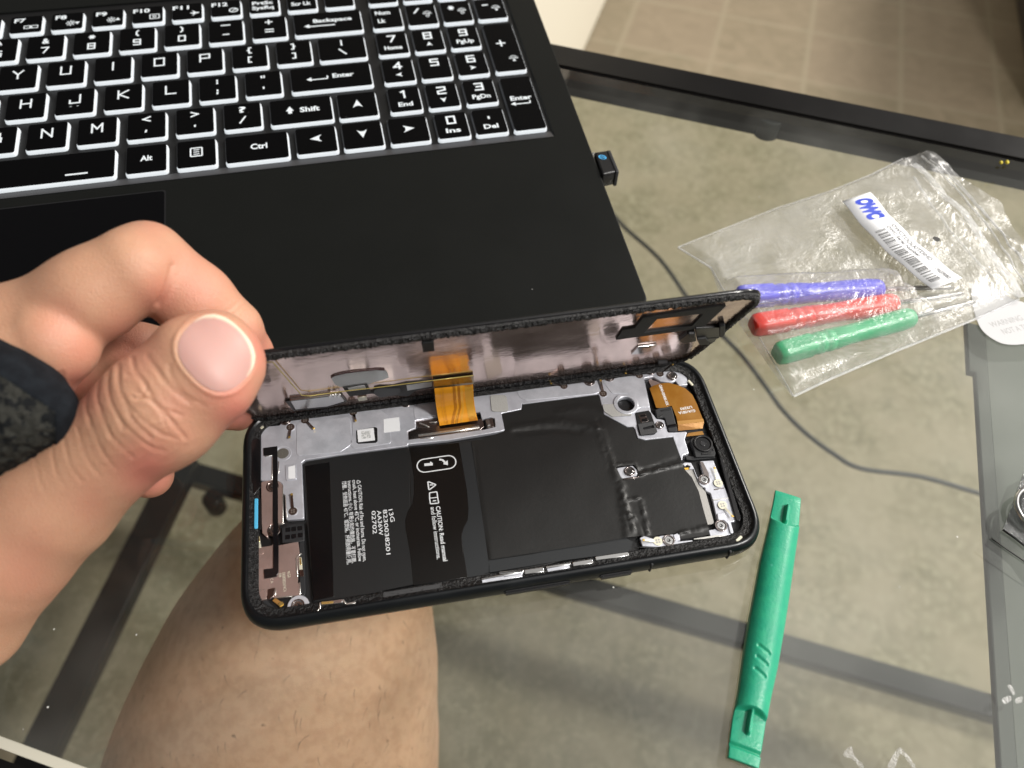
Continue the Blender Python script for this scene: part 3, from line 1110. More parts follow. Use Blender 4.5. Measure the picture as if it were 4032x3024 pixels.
for x, ch, dd in ((C2_, '/', 'o'), (C3_, '*', 'o'), (C4_, '-', 'd')):
    m_ = Marks(); m_.strokes(ch, -2.2, 2.8, 2.6, 3.0, .8); m_.lamp(2.6, .2, 2.1, dd); key(x, 38, 13.4, 14.8, m_)
num(C1_, 19, '7', 'Home'); num(C2_, 19, '8', dirn='u'); num(C3_, 19, '9', 'PgUp')
num(C1_, 0, '4', dirn='l'); num(C2_, 0, '5'); num(C3_, 0, '6', dirn='r')
num(C1_, -19, '1', 'End'); num(C2_, -19, '2', dirn='d'); num(C3_, -19, '3', 'PgDn')
num(118.2, -38, '0', 'Ins'); num(134.3, -38, '.', 'Del')
m_ = Marks(); m_.strokes('+', -1, 2.5, 3.4, 3.6, .8); m_.lamp(2.6, -8.6, 2.1, 'u'); key(C4_ + .4, 9.3, 13.4, 33.4, m_)
m_ = Marks(); m_.text('Enter', 0, 3.2, 9.5, 2.7, .03); m_.poly(bar((-3, -.6), (3.4, -.6), .6)); m_.poly(bar((3.4, -.6), (3.4, .9), .6)); m_.tri(-3.8, -.4, 1.4, 'l'); key(C4_ + .4, -28.9, 13.4, 33.4, m_)
for i in range(10):                                           # function row
    x = -74.1 + 17.2 * i
    m_ = Marks()
    nm = ['F6', 'F7', 'F8', 'F9', 'F10', 'F11', 'F12', None, None, None][i]
    if nm: m_.text(nm, -2.7, 2.9, 2.5 * len(nm) - .3, 2.7, .03)
    if i == 1: m_.box(.6, -2.2, 2.4, 1.8, .4); m_.poly(bar((2.2, -3.2), (2.2, -1.2), .3)); m_.box(3.8, -2.2, 2.4, 1.8, .4)
    if i in (2, 3): m_.sun(1.6, -1.8, 2.0); m_.tri(4.4, -1.8, 1.2, 'd' if i == 2 else 'u')
    if i == 4: m_.box(3.0, -1.9, 4.0, 3.0, .45); m_.ring(3.0, -1.9, .9, .4)
    if i == 5:
        m_.poly(bar((1.6, -1.7), (5.2, -1.7), .8)); m_.poly([(3.0, -1.7), (2.3, .4), (4.3, -1.7)][::-1]); m_.poly([(3.0, -1.7), (4.3, -1.7), (2.3, -3.8)][::-1])
    if i == 6: m_.ring(3.4, -2.0, 2.1, .5, ry=1.7); m_.poly(bar((2.8, -2.6), (4.6, -1.2), .5))
    if i == 7: m_.text('PrtSc', -.6, 1.7, 9.4, 2.4, .03); m_.text('SysRq', -.6, -1.9, 9.8, 2.4, .03)
    if i == 8: m_.text('Scr Lk', -.4, -1.2, 9.0, 2.6, .03)
    if i == 9: m_.text('Del', 1.0, 2.6, 5.0, 2.6, .03)
    key(x, 54.9, 13.0, 11.2, m_)
for x in (C1_, C2_, C3_, C4_): key(x, 54.9, 13.0, 11.2)
for x in (-85.7, -83): pass

# ================================================================== USB RECEIVER
usb = thing('usb_receiver', 'tiny black wireless receiver with light blue round logo plugged into the laptop side', 'usb receiver', Frame((72, 141, 0)))
def WU(s, z): return [(p[0] - 72, p[1] - 141) for p in L(s, z)]
flat('plug', WU('F3 250,420 345,400 600,1130 500,1150', 23), 19.5, 23.0, M['brightsteel'], usb, .15)
flat('receiver_body', rnd(WU('F3 335,400 840,330 1120,1020 610,1130', 25.5), .7), 18.5, 25.5, M['black'], usb, .7)
flat('end_cap', rnd(WU('F3 735,345 860,330 1150,1030 1035,1045', 25.9), .4), 18.2, 25.9, M['rubber'], usb, .4)
q = WU('F3 600,565', 25.62)[0]
me_ = Marks(); me_.z = 25.55; me_.ring(0, 0, 1.75, .38, ry=1.3); me_.poly(bar((-1.2, -.3), (1.2, .35), .45))
a_ = -.65
mesh('logo', [(q[0] + v[0] * cos(a_) - v[1] * sin(a_), q[1] + v[0] * sin(a_) + v[1] * cos(a_), v[2]) for v in me_.v], me_.f, M['logo'], usb)

# ================================================================== PHONE
ph = thing('opened_smartphone', 'opened black smartphone with bare battery and circuit shields lying on the glass', 'smartphone')
LX, LY = 162.6 / 2, 76.5 / 2
prof = [(4.2, .9), (1.6, 1.3), (.35, 2.8), (0, 4.6), (.25, 6.6), (1.0, 8.0), (1.9, 8.45), (2.5, 8.4), (2.7, 7.6), (5.2, 7.35), (5.6, 7.2), (5.6, 5.2)]
vs, fs = [], []
for ins, z in prof:
    lp = rect(-LX + ins, -LY + ins, LX - ins, LY - ins, max(13.5 - ins, 5), 10)
    n = len(lp)
    vs += [(p[0], p[1], z) for p in lp]
for r in range(len(prof) - 1):
    for k in range(n):
        a, b = r * n + k, r * n + (k + 1) % n
        fs.append((a, b, b + n, a + n))
fs.append(tuple(range(n))[::-1])
o = mesh('outer_frame', vs, fs, M['frame'], ph, True)
o.data.materials.append(M['glue'])
for p_ in o.data.polygons:
    if p_.index // n >= 8 and p_.index < (len(prof) - 1) * n: p_.material_index = 1
flat('back_tray', rect(-LX + 5.5, -LY + 5.5, LX - 5.5, LY - 5.5, 8), 3.0, 5.2, M['tray'], ph)
flat('camera_bar', rect(LX - 34, -LY + 3, LX - 14, LY - 3, 3), -.0, .95, M['frame'], ph, .3)
# rough adhesive left on the seat of the screen
def rough_strip(name, pts, w, z, hgt, m, parent, seg=.6, amp=.5, closed=False, seed=0):
    P_ = [Vector((p[0], p[1])) for p in (pts + [pts[0]] if closed else pts)]
    Q = []
    for a, b in zip(P_[:-1], P_[1:]):
        k = max(1, int((b - a).length / seg))
        Q += [a.lerp(b, i / k) for i in range(k)]
    if not closed: Q.append(P_[-1])
    vs, fs = [], []
    N = len(Q)
    for i, q in enumerate(Q):
        t = (Q[(i + 1) % N] - Q[i - 1]) if closed else (Q[min(i + 1, N - 1)] - Q[max(i - 1, 0)])
        t.normalize()
        nn = Vector((-t.y, t.x))
        for k, off in enumerate((-.5, -.3, 0, .3, .5)):
            j = noise.noise(Vector((q.x * 1.7 + seed, q.y * 1.7, k * 3.1))) * amp
            h = (0 if k in (0, 4) else hgt) * (1 + .8 * noise.noise(Vector((q.x * 2.9, q.y * 2.9 + seed, k * 1.7))))
            v = q + nn * (off * w * (1 + j))
            vs.append((v.x, v.y, z + max(h, 0)))
    for i in range(N if closed else N - 1):
        for k in range(4):
            a = i * 5 + k; b = ((i + 1) % N) * 5 + k
            fs.append((a, b, b + 1, a + 1))
    return mesh(name, vs, fs, m, parent, False)
rough_strip('adhesive_residue', rect(-LX + 4.0, -LY + 4.0, LX - 4.0, LY - 4.0, 9.5, 8), 1.5, 7.30, .16, M['glue'], ph, closed=True)

ZP = 6.9
P3 = lambda s, z=ZP: L(s, z)
# side buttons and antenna breaks
def side_bump(name, s, m, thick=.7):
    q = L(s, 4.6)
    y = -LY
    x0, x1 = min(p[0] for p in q), max(p[0] for p in q)
    return tbox(name, (x0 + x1) / 2, y - .1, 4.8, x1 - x0, thick * 2, 2.2, m, ph, bev=.5)
side_bump('volume_button', 'B2 150,1150 630,1070', M['black'])
side_bump('power_button', 'B2 840,1035 1075,990', M['black'])
for s_ in ('B2 1215,930 1245,930', 'B2 1785,850 1805,845'):
    q = L(s_, 6.5)
    tbox('antenna_line', q[0][0], -LY + .28, 5.0, .8, .9, 5.2, M['rubber'], ph, bev=.2)

# mid plate (cast magnesium), traced
plate = P3('E1 466,1275 560,1212 745,1195 760,1150 800,1095 E2 -600,950 A4 0,740 700,690 1160,640 1300,640 1385,605 1430,650 1478,660 1490,765 1425,772 1400,735 1375,748 1330,745 '
           '1290,738 1240,706 1172,717 1222,960 1262,1010 1320,1020 1345,1110 1420,1108 E4 915,1100 890,1170 870,1240 945,1480 B2 1455,170 1448,218 1425,160 1385,50 '
           'A4 1385,1142 1180,1165 1125,1150 1108,1090 1092,1068 1050,1070 880,978 845,832 292,905 E2 2050,1060 2040,1148 1748,1208 1800,1450 1740,1470 960,1600 390,1655 '
           'B1 1300,100 1290,103 800,168 552,205 530,225 533,250 548,630 420,640 413,610 405,460 390,440 392,385 372,362 232,355')
plate = rnd(plate, .5, 2)
hole1 = P3('E2 500,1310 760,1270 1440,1190 1470,1300 1590,1260 1650,1280 1660,1400 1500,1440 400,1590 385,1470 505,1420')
hole2 = circ(P3('A4 1040,908')[0], 3.0)
flat('mid_plate', [plate, hole1[::-1], hole2[::-1]], 5.3, ZP, M['silver'], ph, .22)
# raised and stepped areas of the casting
for s_ in ('E1 985,1195 1010,1160 1730,1075 1765,1110 1795,1440 1755,1500 1630,1585 1010,1645 985,1600',
           'A3 495,1028 520,1010',
           'A3 1100,945 1170,1000 1180,1190 910,1235 885,1200 900,1100 895,960',
           'E2 470,1130 520,1085 560,1065 760,1040 800,1050 815,1240 490,1290',
           'A4 245,810 380,790 835,745 850,820 800,835 320,880 270,860',
           'A4 1050,700 1165,712 1180,760 1215,930 1150,930 1095,960 1110,880 1060,830 940,830 870,740'):
    q = P3(s_)
    if len(q) > 3: flat('plate_step', rnd(q, .9, 4), ZP - .1, ZP + .14, M['silver2'], ph, .12)
for s_ in ('E6 925,560 950,545 1100,530 1112,545 1112,770 1098,785 955,800 938,785',):
    flat('plate_step', rnd(P3(s_), .3), ZP, ZP + .25, M['silver2'], ph, .1)
flat('white_sticker', P3('E6 975,575 1088,545 1090,760 978,770', ZP + .3), ZP + .25, ZP + .3, M['label'], ph)
c = P3('A4 1040,908')[0]
flat('bore_rim', [circ(c, 4.4), circ(c, 3.0)[::-1]], ZP, ZP + .5, M['silver2'], ph, .2)
for s_ in ('E2 1585,960 1620,945 1800,950 1825,980 1850,1160 1830,1190 1640,1190 1605,1170', 'A4 870,910 975,905 990,950 1080,965 1085,990 940,1000 880,960'):
    flat('soft_pad', rnd(P3(s_), .6), ZP + .14, ZP + .30, M['beige'], ph, .05)
c = P3('E6 885,355')[0]
flat('mesh_disc', circ(c, 1.95), ZP + .01, ZP + .12, M['mesh'], ph, .03)
flat('mesh_ring', [circ(c, 2.9), circ(c, 2.45)[::-1]], ZP, ZP + .1, M['silver2'], ph, .04)
# labels; the square codes themselves are not copied
flat('white_label', rnd(P3('E2 38,1292 265,1262 280,1462 42,1490', ZP + .2), .2), ZP + .14, ZP + .2, M['label'], ph)
flat('label_recess', rnd(P3('E1 1850,1270 2125,1225 2160,1240 2165,1430 2140,1455 1880,1470 1855,1450'), .6), ZP + .02, ZP + .18, M['black'], ph, .05)
flat('white_label', rnd(P3('E1 1865,1265 2105,1232 2125,1410 1880,1440', ZP + .5), .2), ZP + .2, ZP + .5, M['label'], ph, .03)
flat('grey_square', P3('E1 1925,1280 2060,1275 2065,1385 1930,1392', ZP + .53), ZP + .5, ZP + .53, mat('label_grey_print', (.45, .46, .46), .6, var=((.75, .75, .75), 1500, .45, .55)), ph)

# battery
ZB = 6.5
bt = P3('B1 535,235 560,212 800,172 1310,105 1320,165 1335,1110 1120,1150 1110,1185 765,1225 610,1240 560,640', ZB)
flat('battery', rnd(bt, .8), 3.2, ZB, M['wrap'], ph, .5)
flat('battery_edge_band', rnd(P3('B1 550,245 735,215 770,1200 612,1232 575,640', ZB), .5), ZB - .6, ZB + .05, M['wrapdark'], ph, .25)
bat = P3('B1 1310,112 1340,300 1345,430 1330,540 1290,600 1285,680 1310,800 1340,1115 1720,1060 1850,1040 1840,850 1810,300 1760,80', ZB)
flat('battery_right_block', rnd(P3('B1 1300,118 2212,0 B2 400,0 1000,300 1050,870 600,930 B1 2212,1000 1345,1118', ZB), .5), 3.2, ZB, M['wrap'], ph, .4)
tab = P3('B1 1310,115 1320,160 1345,330 1347,440 1335,520 1300,580 1283,640 1285,700 1300,780 1320,900 1340,1115 1735,1055 1700,850 1690,760 1705,700 1735,640 1740,560 1728,420 1700,260 1672,80', ZB + .1)
flat('pull_tab', tab, ZB + .02, ZB + .12, M['tab'], ph, .04)
tp = P3('B1 1672,80 1760,72 1890,935 1895,1030 1735,1058 1702,850 1692,760 1707,700 1737,640 1742,560 1730,420', ZB + .1)
flat('side_tape', tp, ZB + .02, ZB + .1, M['tape'], ph, .03)
tp = P3('B1 1890,935 2212,890 B2 600,830 1040,770 1090,800 1060,870 600,930 0,1030 B1 1890,1030', ZB + .1)
flat('side_tape', tp, ZB + .02, ZB + .1, M['tape'], ph, .03)
flat('battery_end_tape', P3('B1 1060,975 1335,940 1338,1108 1060,1165', ZB + .1), ZB + .02, ZB + .07, M['wrap'], ph)
# battery print
ZT = ZB + .14
def bprint(s, str_, h, bold=.0, z=ZT):
    a_, b_ = L(s, z)
    text('printed_text', str_, a_, b_, h, z, M['white'], ph, bold)
bprint('F2 360,365 432,1365', 'CAUTION: Risk of fire and burns. Do not open,', 1.15, .015)
bprint('F2 290,300 370,1365', 'crush, heat above 45°C, or incinerate. Follow', 1.15, .015)
bprint('F2 228,312 245,585', 'instructions.', 1.15, .015)
bprint('F2 240,598 285,1390', '小心: 有著火和灼傷危險。不要打開、', 1.1, .01)
bprint('F2 160,318 222,1405', '擠壓、受熱超過 45°C、或焚燒。按照說明書使用。', 1.1, .01)
bprint('F2 760,688 792,850', '13G', 1.3, .01)
bprint('F2 690,688 735,1275', '8230038201', 1.25, .01)
bprint('F2 612,700 640,1025', 'AA36W', 1.25, .01)
bprint('F2 540,705 560,1005', '02702', 1.25, .01)
bprint('F2 1380,645 1478,1362', 'CAUTION: Read manual', 1.35, .02)
bprint('F2 1312,655 1396,1335', 'and follow instructions.', 1.35, .01)
def outline(name, pts, w, z, m, parent, closed=True):
    """constant-width line along a polyline, flat"""
    P_ = [Vector(p) for p in pts]
    N = len(P_)
    vs, fs = [], []
    for i in range(N):
        t = (P_[(i + 1) % N] - P_[i - 1]) if closed else (P_[min(i + 1, N - 1)] - P_[max(i - 1, 0)])
        t.normalize()
        nn = Vector((-t.y, t.x)) * w / 2
        vs += [(P_[i].x + nn.x, P_[i].y + nn.y, z), (P_[i].x - nn.x, P_[i].y - nn.y, z)]
    for i in range(N if closed else N - 1):
        a, b = 2 * i, 2 * ((i + 1) % N)
        fs.append((a, a + 1, b + 1, b))
    return mesh(name, vs, fs, m, parent)
pill = L('F2 1150,95 1175,30 1250,5 1560,-35 1625,20 1630,60 1580,130 1250,190 1180,160', ZT)
c0, c1 = L('F2 1235,110 1545,65', ZT)
c0, c1 = Vector(c0), Vector(c1)
d = (c1 - c0).normalized(); nn = Vector((-d.y, d.x))
rr = .5 * (Vector(L('F2 1400,170', ZT)[0]) - Vector(L('F2 1385,0', ZT)[0])).length
a0 = atan2(d.y, d.x)
pl = [(c1.x + rr * cos(a0 - pi / 2 + k * pi / 12), c1.y + rr * sin(a0 - pi / 2 + k * pi / 12)) for k in range(13)]
pl += [(c0.x + rr * cos(a0 + pi / 2 + k * pi / 12), c0.y + rr * sin(a0 + pi / 2 + k * pi / 12)) for k in range(13)]
outline('printed_pill', pl, .4, ZT, M['white'], ph)
flat('printed_number', bar(*L('F2 1230,100 1340,90', ZT), 1.0), ZT - .02, ZT, M['white'], ph)
flat('printed_number', bar(*L('F2 1336,90 1308,62', ZT + .005), .45), ZT - .02, ZT + .005, M['white'], ph)
outline('printed_arrow', smoothline(L('F2 1425,30 1470,40 1500,70', ZT), 4), .7, ZT, M['white'], ph, False)
flat('printed_arrow', L('F2 1475,90 1540,105 1535,40', ZT + .005), ZT - .02, ZT + .005, M['white'], ph)
for s_, w in (('F2 1275,318 1385,360 1290,430', .42), ('F2 350,300 405,322 352,350', .2)):
    outline('printed_warning_sign', rnd(L(s_, ZT), .25, 3), w, ZT, M['white'], ph)
flat('printed_warning_sign', bar(*L('F2 1300,365 1345,362', ZT), .35), ZT - .02, ZT, M['white'], ph)
outline('printed_book_sign', rnd(L('F2 1298,465 1395,452 1405,530 1418,600 1310,610 1300,540', ZT), .2, 2), .38, ZT, M['white'], ph)
flat('printed_book_sign', bar(*L('F2 1300,535 1405,525', ZT + .004), .3), ZT - .02, ZT + .004, M['white'], ph)
flat('printed_book_sign', bar(*L('F2 1340,572 1385,567', ZT + .002), .35), ZT - .02, ZT + .002, M['white'], ph)

# graphite sheet
gs = P3('B1 1765,78 E2 1800,1462 1750,1212 2045,1152 2057,1062 A4 292,908 843,836 877,980 1048,1074 1090,1072 1106,1095 1122,1155 1180,1170 1383,1146 1448,1330 '
        'B2 1470,275 1520,330 1570,430 1650,745 1440,780 1415,735 1380,740 1300,745 1195,765 1140,755 1040,775 600,832 35,925 B1 1888,935', ZP + .1)
hole = rnd(P3('A4 965,1360 1095,1345 1125,1380 1130,1430 1010,1450', ZP + .1), .6)

def graph_z(x, y):
    z = ZP - .15
    fold = lambda p, q, w, a: a * exp(-((seg_dist(np.array([[x, y]]), [p, q])[0]) / w) ** 2)
    return z
gx = [p[0] for p in gs]; gy = [p[1] for p in gs]
# fine triangulated sheet: clip a grid by the outline
def clipped_sheet(name, loop, hole_, zf, m, parent, step=.7):
    cu = bmesh.new()
    x0, x1 = min(p[0] for p in loop), max(p[0] for p in loop)
    y0, y1 = min(p[1] for p in loop), max(p[1] for p in loop)
    base = flat('tmp_sheet', [loop] + ([hole_[::-1]] if hole_ else []), 0, .001, m)
    cu.from_mesh(base.data)
    bpy.data.objects.remove(base)
    dele = [f for f in cu.faces if f.normal.z < .5 or f.calc_center_median().z < .0]
    bmesh.ops.delete(cu, geom=dele, context='FACES')
    for ax, (lo, hi) in enumerate(((x0, x1), (y0, y1))):
        k = lo + step
        while k < hi:
            co = [0, 0, 0]; no = [0, 0, 0]
            co[ax] = k * MM; no[ax] = 1
            bmesh.ops.bisect_plane(cu, geom=cu.verts[:] + cu.edges[:] + cu.faces[:], plane_co=co, plane_no=no)
            k += step
    bmesh.ops.remove_doubles(cu, verts=cu.verts, dist=1e-6)
    me = bpy.data.meshes.new(name)
    cu.to_mesh(me); cu.free()
    co = np.zeros(len(me.vertices) * 3)
    me.vertices.foreach_get('co', co)
    co = co.reshape(-1, 3) / MM
    co[:, 2] = zf(co[:, :2])
    me.vertices.foreach_set('co', (co * MM).ravel())
    me.materials.clear()
    return link(name, me, m, parent, True)

FOLDS = []
for s_, w, a, nz_ in (('A4 845,1060 900,1250 975,1440 B2 1010,400 1020,520 1060,770', 1.3, .42, .5), ('A4 840,1020 880,1180 930,1370', .8, -.3, .3),
                      ('A4 1135,1420 1440,1340', .55, .55, 1.0), ('A4 1140,1385 1420,1300', .5, -.25, 1.0), ('B2 1420,740 1640,690', .5, .4, 1.0),
                      ('B2 1040,500 1150,480 1200,740', .45, .45, 1.0), ('B2 1000,430 1050,560 1100,720', .6, .5, 1.2), ('B2 1090,600 1160,760', .35, .4, 1.0),
                      ('A4 220,1080 400,1050 600,1030 830,1080', 1.6, .35, .3), ('A4 240,1110 500,1090 700,1100', 1.2, -.3, .2), ('B1 1780,120 1885,930', .35, -.3, 0),
                      ('A4 560,960 750,930 900,960', 1.8, .25, .3), ('A4 980,1340 1100,1335 1140,1400', .5, .35, .6)):
    FOLDS.append((L(s_, ZP), w, a, nz_))
def zf_graph(xy):
    z = np.full(len(xy), ZP - .02)
    nn = np.array([noise.noise(Vector((p[0] * .9, p[1] * .9, .3))) for p in xy])
    n2 = np.array([noise.noise(Vector((p[0] * .12, p[1] * .12, 1.3))) for p in xy])
    for line, w, a, k in FOLDS:
        dd = seg_dist(xy, line)
        z += a * np.exp(-(dd / w) ** 2) * (1 + k * 1.6 * nn)
    return np.maximum(z + .10 * n2, ZP - .25)
clipped_sheet('graphite_sheet', rnd(gs, .4, 2), hole, zf_graph, M['graphite'], ph)
# bracket with screw seen through the sheet
flat('screw_bracket', rnd(P3('A4 970,1368 1090,1350 1122,1385 1125,1432 1015,1448 1000,1430'), .6), 5.4, ZP - .1, M['silver2'], ph, .2)
flat('screw_bracket_lip', P3('A4 1015,1447 1130,1428 1138,1440 1025,1458'), ZP - .4, ZP + .25, M['dsteel'], ph, .1)
# grey metal strip and antenna bracket at the camera end
flat('grey_board_strip', P3('E5 405,210 545,190 605,330 655,470 740,570 880,1080 775,1105 640,640 510,320 430,260', 6.4), 5.4, 6.4, M['beige'], ph, .05)
flat('orange_edge', P3('E5 388,180 470,175 465,205 405,210', 6.3), 6.0, 6.5, M['riblight'], ph)
flat('silver_hook', rnd(P3('E5 362,110 400,85 500,90 535,150 548,185 600,320 655,330 800,445 745,500 690,485 640,440 600,340 545,195 460,190 495,150 430,120 400,150', ZP), .3), 6.0, ZP, M['silver2'], ph, .15)
flat('antenna_bracket', rnd(P3('E5 640,65 870,50 895,130 1000,370 1060,510 1120,670 1240,1040 1150,1060 1200,1230 1130,1270 820,1310 785,1190 910,1170 925,1020 860,720 820,590 735,545 700,280', ZP - .3), .4), 5.3, ZP - .3, M['silver'], ph, .2)
flat('bracket_groove', P3('E5 700,80 790,260 800,400 760,400 715,280 650,70', ZP - .2), ZP - .3, ZP - .2, M['dsteel'], ph)
flat('bracket_ridge', P3('E5 865,690 1110,660 1115,672 870,705', ZP - .1), ZP - .3, ZP - .1, M['brightsteel'], ph)
flat('bracket_ridge', P3('E5 880,520 1040,495 1045,508 885,535', ZP - .1), ZP - .3, ZP - .1, M['dsteel'], ph)
flat('corner_bracket', rnd(P3('E5 925,920 1050,910 1190,1220 1185,1250 1140,1245 1100,1090 1030,1030 940,1030', ZP), .4), 5.6, ZP + .2, M['silver2'], ph, .2)
flat('silver_ledge', P3('E5 545,1330 920,1270 1130,1280 1150,1295 930,1300 700,1335 550,1345', ZP - .2), 5.6, ZP - .2, M['brightsteel'], ph, .05)
flat('lower_bracket', rnd(P3('B2 1140,770 1170,755 1240,775 1290,755 1385,742 1390,780 1425,795 1525,785 1528,830 1385,855 1290,838 1160,830', ZP), .4), 5.5, ZP, M['silver'], ph, .2)
flat('bracket_ridge', P3('B2 1140,835 1385,852 1525,828 1525,840 1385,862 1140,842', ZP), 5.5, ZP + .1, M['black'], ph)
flat('black_insert', rnd(P3('B2 1385,750 1425,735 1435,790 1398,795', ZP), .3), 5.5, ZP + .25, M['silver2'], ph, .1)
flat('speaker_channel', rnd(P3('E5 960,0 1010,0 1320,1000 1300,1050 1240,1040', 7.3), .8), 6.9, 7.42, M['blackgloss'], ph, .2)

# screws
def screw(s, r=1.75, dark=False, z=ZP):
    c = L(s, z)[0]
    o = flat('screw', [circ(c, r), circ(c, r * .78)[::-1]], z - .2, z + .35, M['dsteel'], ph, .08)
    flat('screw_head', circ(c, r * .72), z - .2, z + .28, M['dsteel' if dark else 'steel'], o, .18, True)
    st = []
    for k in range(12):
        a = 2 * pi * k / 12 + .2
        q = r * (.40 if k % 2 else .24)
        st.append((c[0] + q * cos(a), c[1] + q * sin(a)))
    flat('screw_socket', st, z + .26, z + .30, M['black'], o)
    flat('screw_socket_floor', circ((c[0] - .1 * r, c[1] + .05 * r), r * .13), z + .29, z + .32, M['steel'], o)
for s_, r, dk_ in (('A4 775,743', 2.0, 1), ('A4 918,713', 1.9, 1), ('A4 1215,665', 1.9, 1), ('A4 1375,703', 1.9, 0), ('A4 1285,1060', 1.5, 0), ('A4 1067,1395', 1.8, 0), ('A4 1608,1455', 1.9, 0),
                  ('B2 1350,790', 1.9, 0), ('B2 1730,683', 1.95, 0), ('B1 505,1262', 1.95, 0), ('B1 320,400', 2.0, 1), ('B1 330,718', 2.0, 0), ('E1 828,1128', 1.9, 1), ('A3 1285,897', 1.9, 1)):
    screw(s_, r, dk_)

def spring(s, pale=False, r=1.35):
    """leaf contact: spot welded disc, tapering arm, gold tip"""
    a, b = [Vector(p) for p in L(s, ZP)]
    o = flat('antenna_spring', circ(a, r), ZP, ZP + .16, M['cream' if pale else 'brownpad'], ph, .04)
    if not pale: flat('spring_rim', [circ(a, r + .35), circ(a, r)[::-1]], ZP, ZP + .1, M['silver2'], o, .03)
    d = (b - a).normalized()
    for k in range(4):
        ang = pi / 4 + k * pi / 2
        c = a + Vector((cos(ang), sin(ang))) * r * .38
        flat('weld_spot', circ(c, r * .22, 12), ZP + .16, ZP + .19, M['beige' if pale else 'weld'], o)
    nn = Vector((-d.y, d.x))
    l = (b - a).length
    z0, z1 = ZP + .15, ZP + .9
    p0, p1 = a + d * r * .8, b
    w0, w1 = .45, .32
    vs = []
    for p, w, z in ((p0, w0, z0), (p0.lerp(p1, .5), .38, (z0 + z1) / 2 + .1), (p1, w1, z1)):
        for q in (-1, 1):
            for dz in (0, .12):
                vs.append(((p + nn * w * q).x, (p + nn * w * q).y, z + dz))
    fs = []
    for i in range(2):
        k = i * 4
        fs += [(k, k + 2, k + 6, k + 4), (k + 1, k + 5, k + 7, k + 3), (k, k + 4, k + 5, k + 1), (k + 2, k + 3, k + 7, k + 6)]
    mesh('spring_arm', vs, fs, M['cream' if pale else 'dsteel'], o)
    tbox('spring_tip', b.x, b.y, z1 + .05, .75, .75, .35, M['gold'], o, atan2(d.y, d.x), .1)
for s_ in ('A4 590,775 497,765', 'A4 1137,698 1037,692', 'A4 875,830 855,745', 'A4 1287,685 1375,628', 'E1 1110,1125 1240,1260', 'E1 1810,1010 1850,1150', 'E1 898,1225 890,1390', 'E6 1050,1300 1040,1045'):
    spring(s_)
for s_ in ('E5 945,425 875,200', 'E5 1015,785 1165,985', 'B2 1272,795 1165,795'):
    spring(s_, True, 1.5)
for s_, ang in (('E4 968,255', -1.2), ('E5 1285,1335', .55), ('E1 485,1228', .8)):
    q = L(s_, 7.5)[0]
    tbox('grounding_contact', q[0], q[1], 7.5, 2.6 if ang != .8 else 1.2, .9, .5, M['cream'], ph, ang, .15)

# connector of the screen ribbon
flat('connector_bracket', rnd(P3('E2 385,1470 520,1430 1480,1280 1500,1400 1440,1450 600,1570 400,1590', 6.5), .3), 5.4, 6.5, M['dsteel'], ph, .15)
flat('connector_shell', rnd(P3('E2 500,1310 720,1290 830,1280 840,1400 520,1420', 6.3), .3), 5.4, 6.3, M['dsteel'], ph, .15)
for s_, w in (('E2 545,1530 1430,1400', .95), ('E2 560,1345 700,1400', .5), ('E2 700,1340 840,1325', .5), ('E2 560,1575 770,1560', .45)):
    a, b = L(s_, 6.9)
    flat('connector_rib', bar(a, b, w), 6.4, 6.95, M['brightsteel'], ph, .2)
a, b = L('E2 600,1510 1400,1385', 7.0)
for k in range(26):
    q = Vector(a).lerp(Vector(b), k / 25)
    flat('connector_pin', circ(q, .14, 8), 6.9, 7.02, M['steel'], ph) if k % 2 == 0 else None
flat('connector_pad', rnd(P3('E2 1520,1300 1625,1270 1645,1400 1540,1425', 6.6), .3), 5.4, 6.6, M['dsteel'], ph, .1)
q = L('E2 1555,1345', 6.8)[0]
tbox('connector_clip', q[0], q[1], 6.9, 1.3, 3.0, .9, M['steel'], ph, .1, .3)
flat('connector_clip_gap', P3('E2 1505,1300 1530,1295 1545,1420 1525,1425', 6.7), 6.4, 6.7, M['black'], ph)

# camera flex, camera module, earpiece
ZF = 6.8
flat('camera_well', rnd(P3('A4 1172,717 1240,706 1290,738 1340,755 1500,760 1560,860 1620,1080 1640,1110 1560,1110 1440,1110 1340,1100 1320,1020 1262,1010 1222,960', 5.3), .4), 5.2, 5.35, M['black'], ph)
flat('flex_backing', rnd(P3('E4 235,210 280,190 400,235 460,270 440,320 290,330', 5.9), .3), 5.3, 5.9, M['shield'], ph, .05)
flex = L('E4 255,345 330,300 440,265 580,250 740,290 880,350 1000,460 1080,620 1140,780 1205,930 750,985 720,850 655,690 640,650 600,660 520,690 370,690 330,560', ZF)
fl = flat('camera_flex', rnd(flex, .5, 3), ZF - .25, ZF, M['flex'], ph, .04)
text('flex_print', 'G840-00400-XX', *L('E4 415,290 548,650', ZF + .02), 1.0, ZF + .02, M['white'], fl, .02)
text('flex_print', 'G1A1001A', *L('E4 1042,715 752,760', ZF + .02), 1.05, ZF + .02, M['white'], fl, .02)
text('flex_print', 'U3293', *L('E4 985,655 782,690', ZF + .02), 1.0, ZF + .02, M['white'], fl, .02)
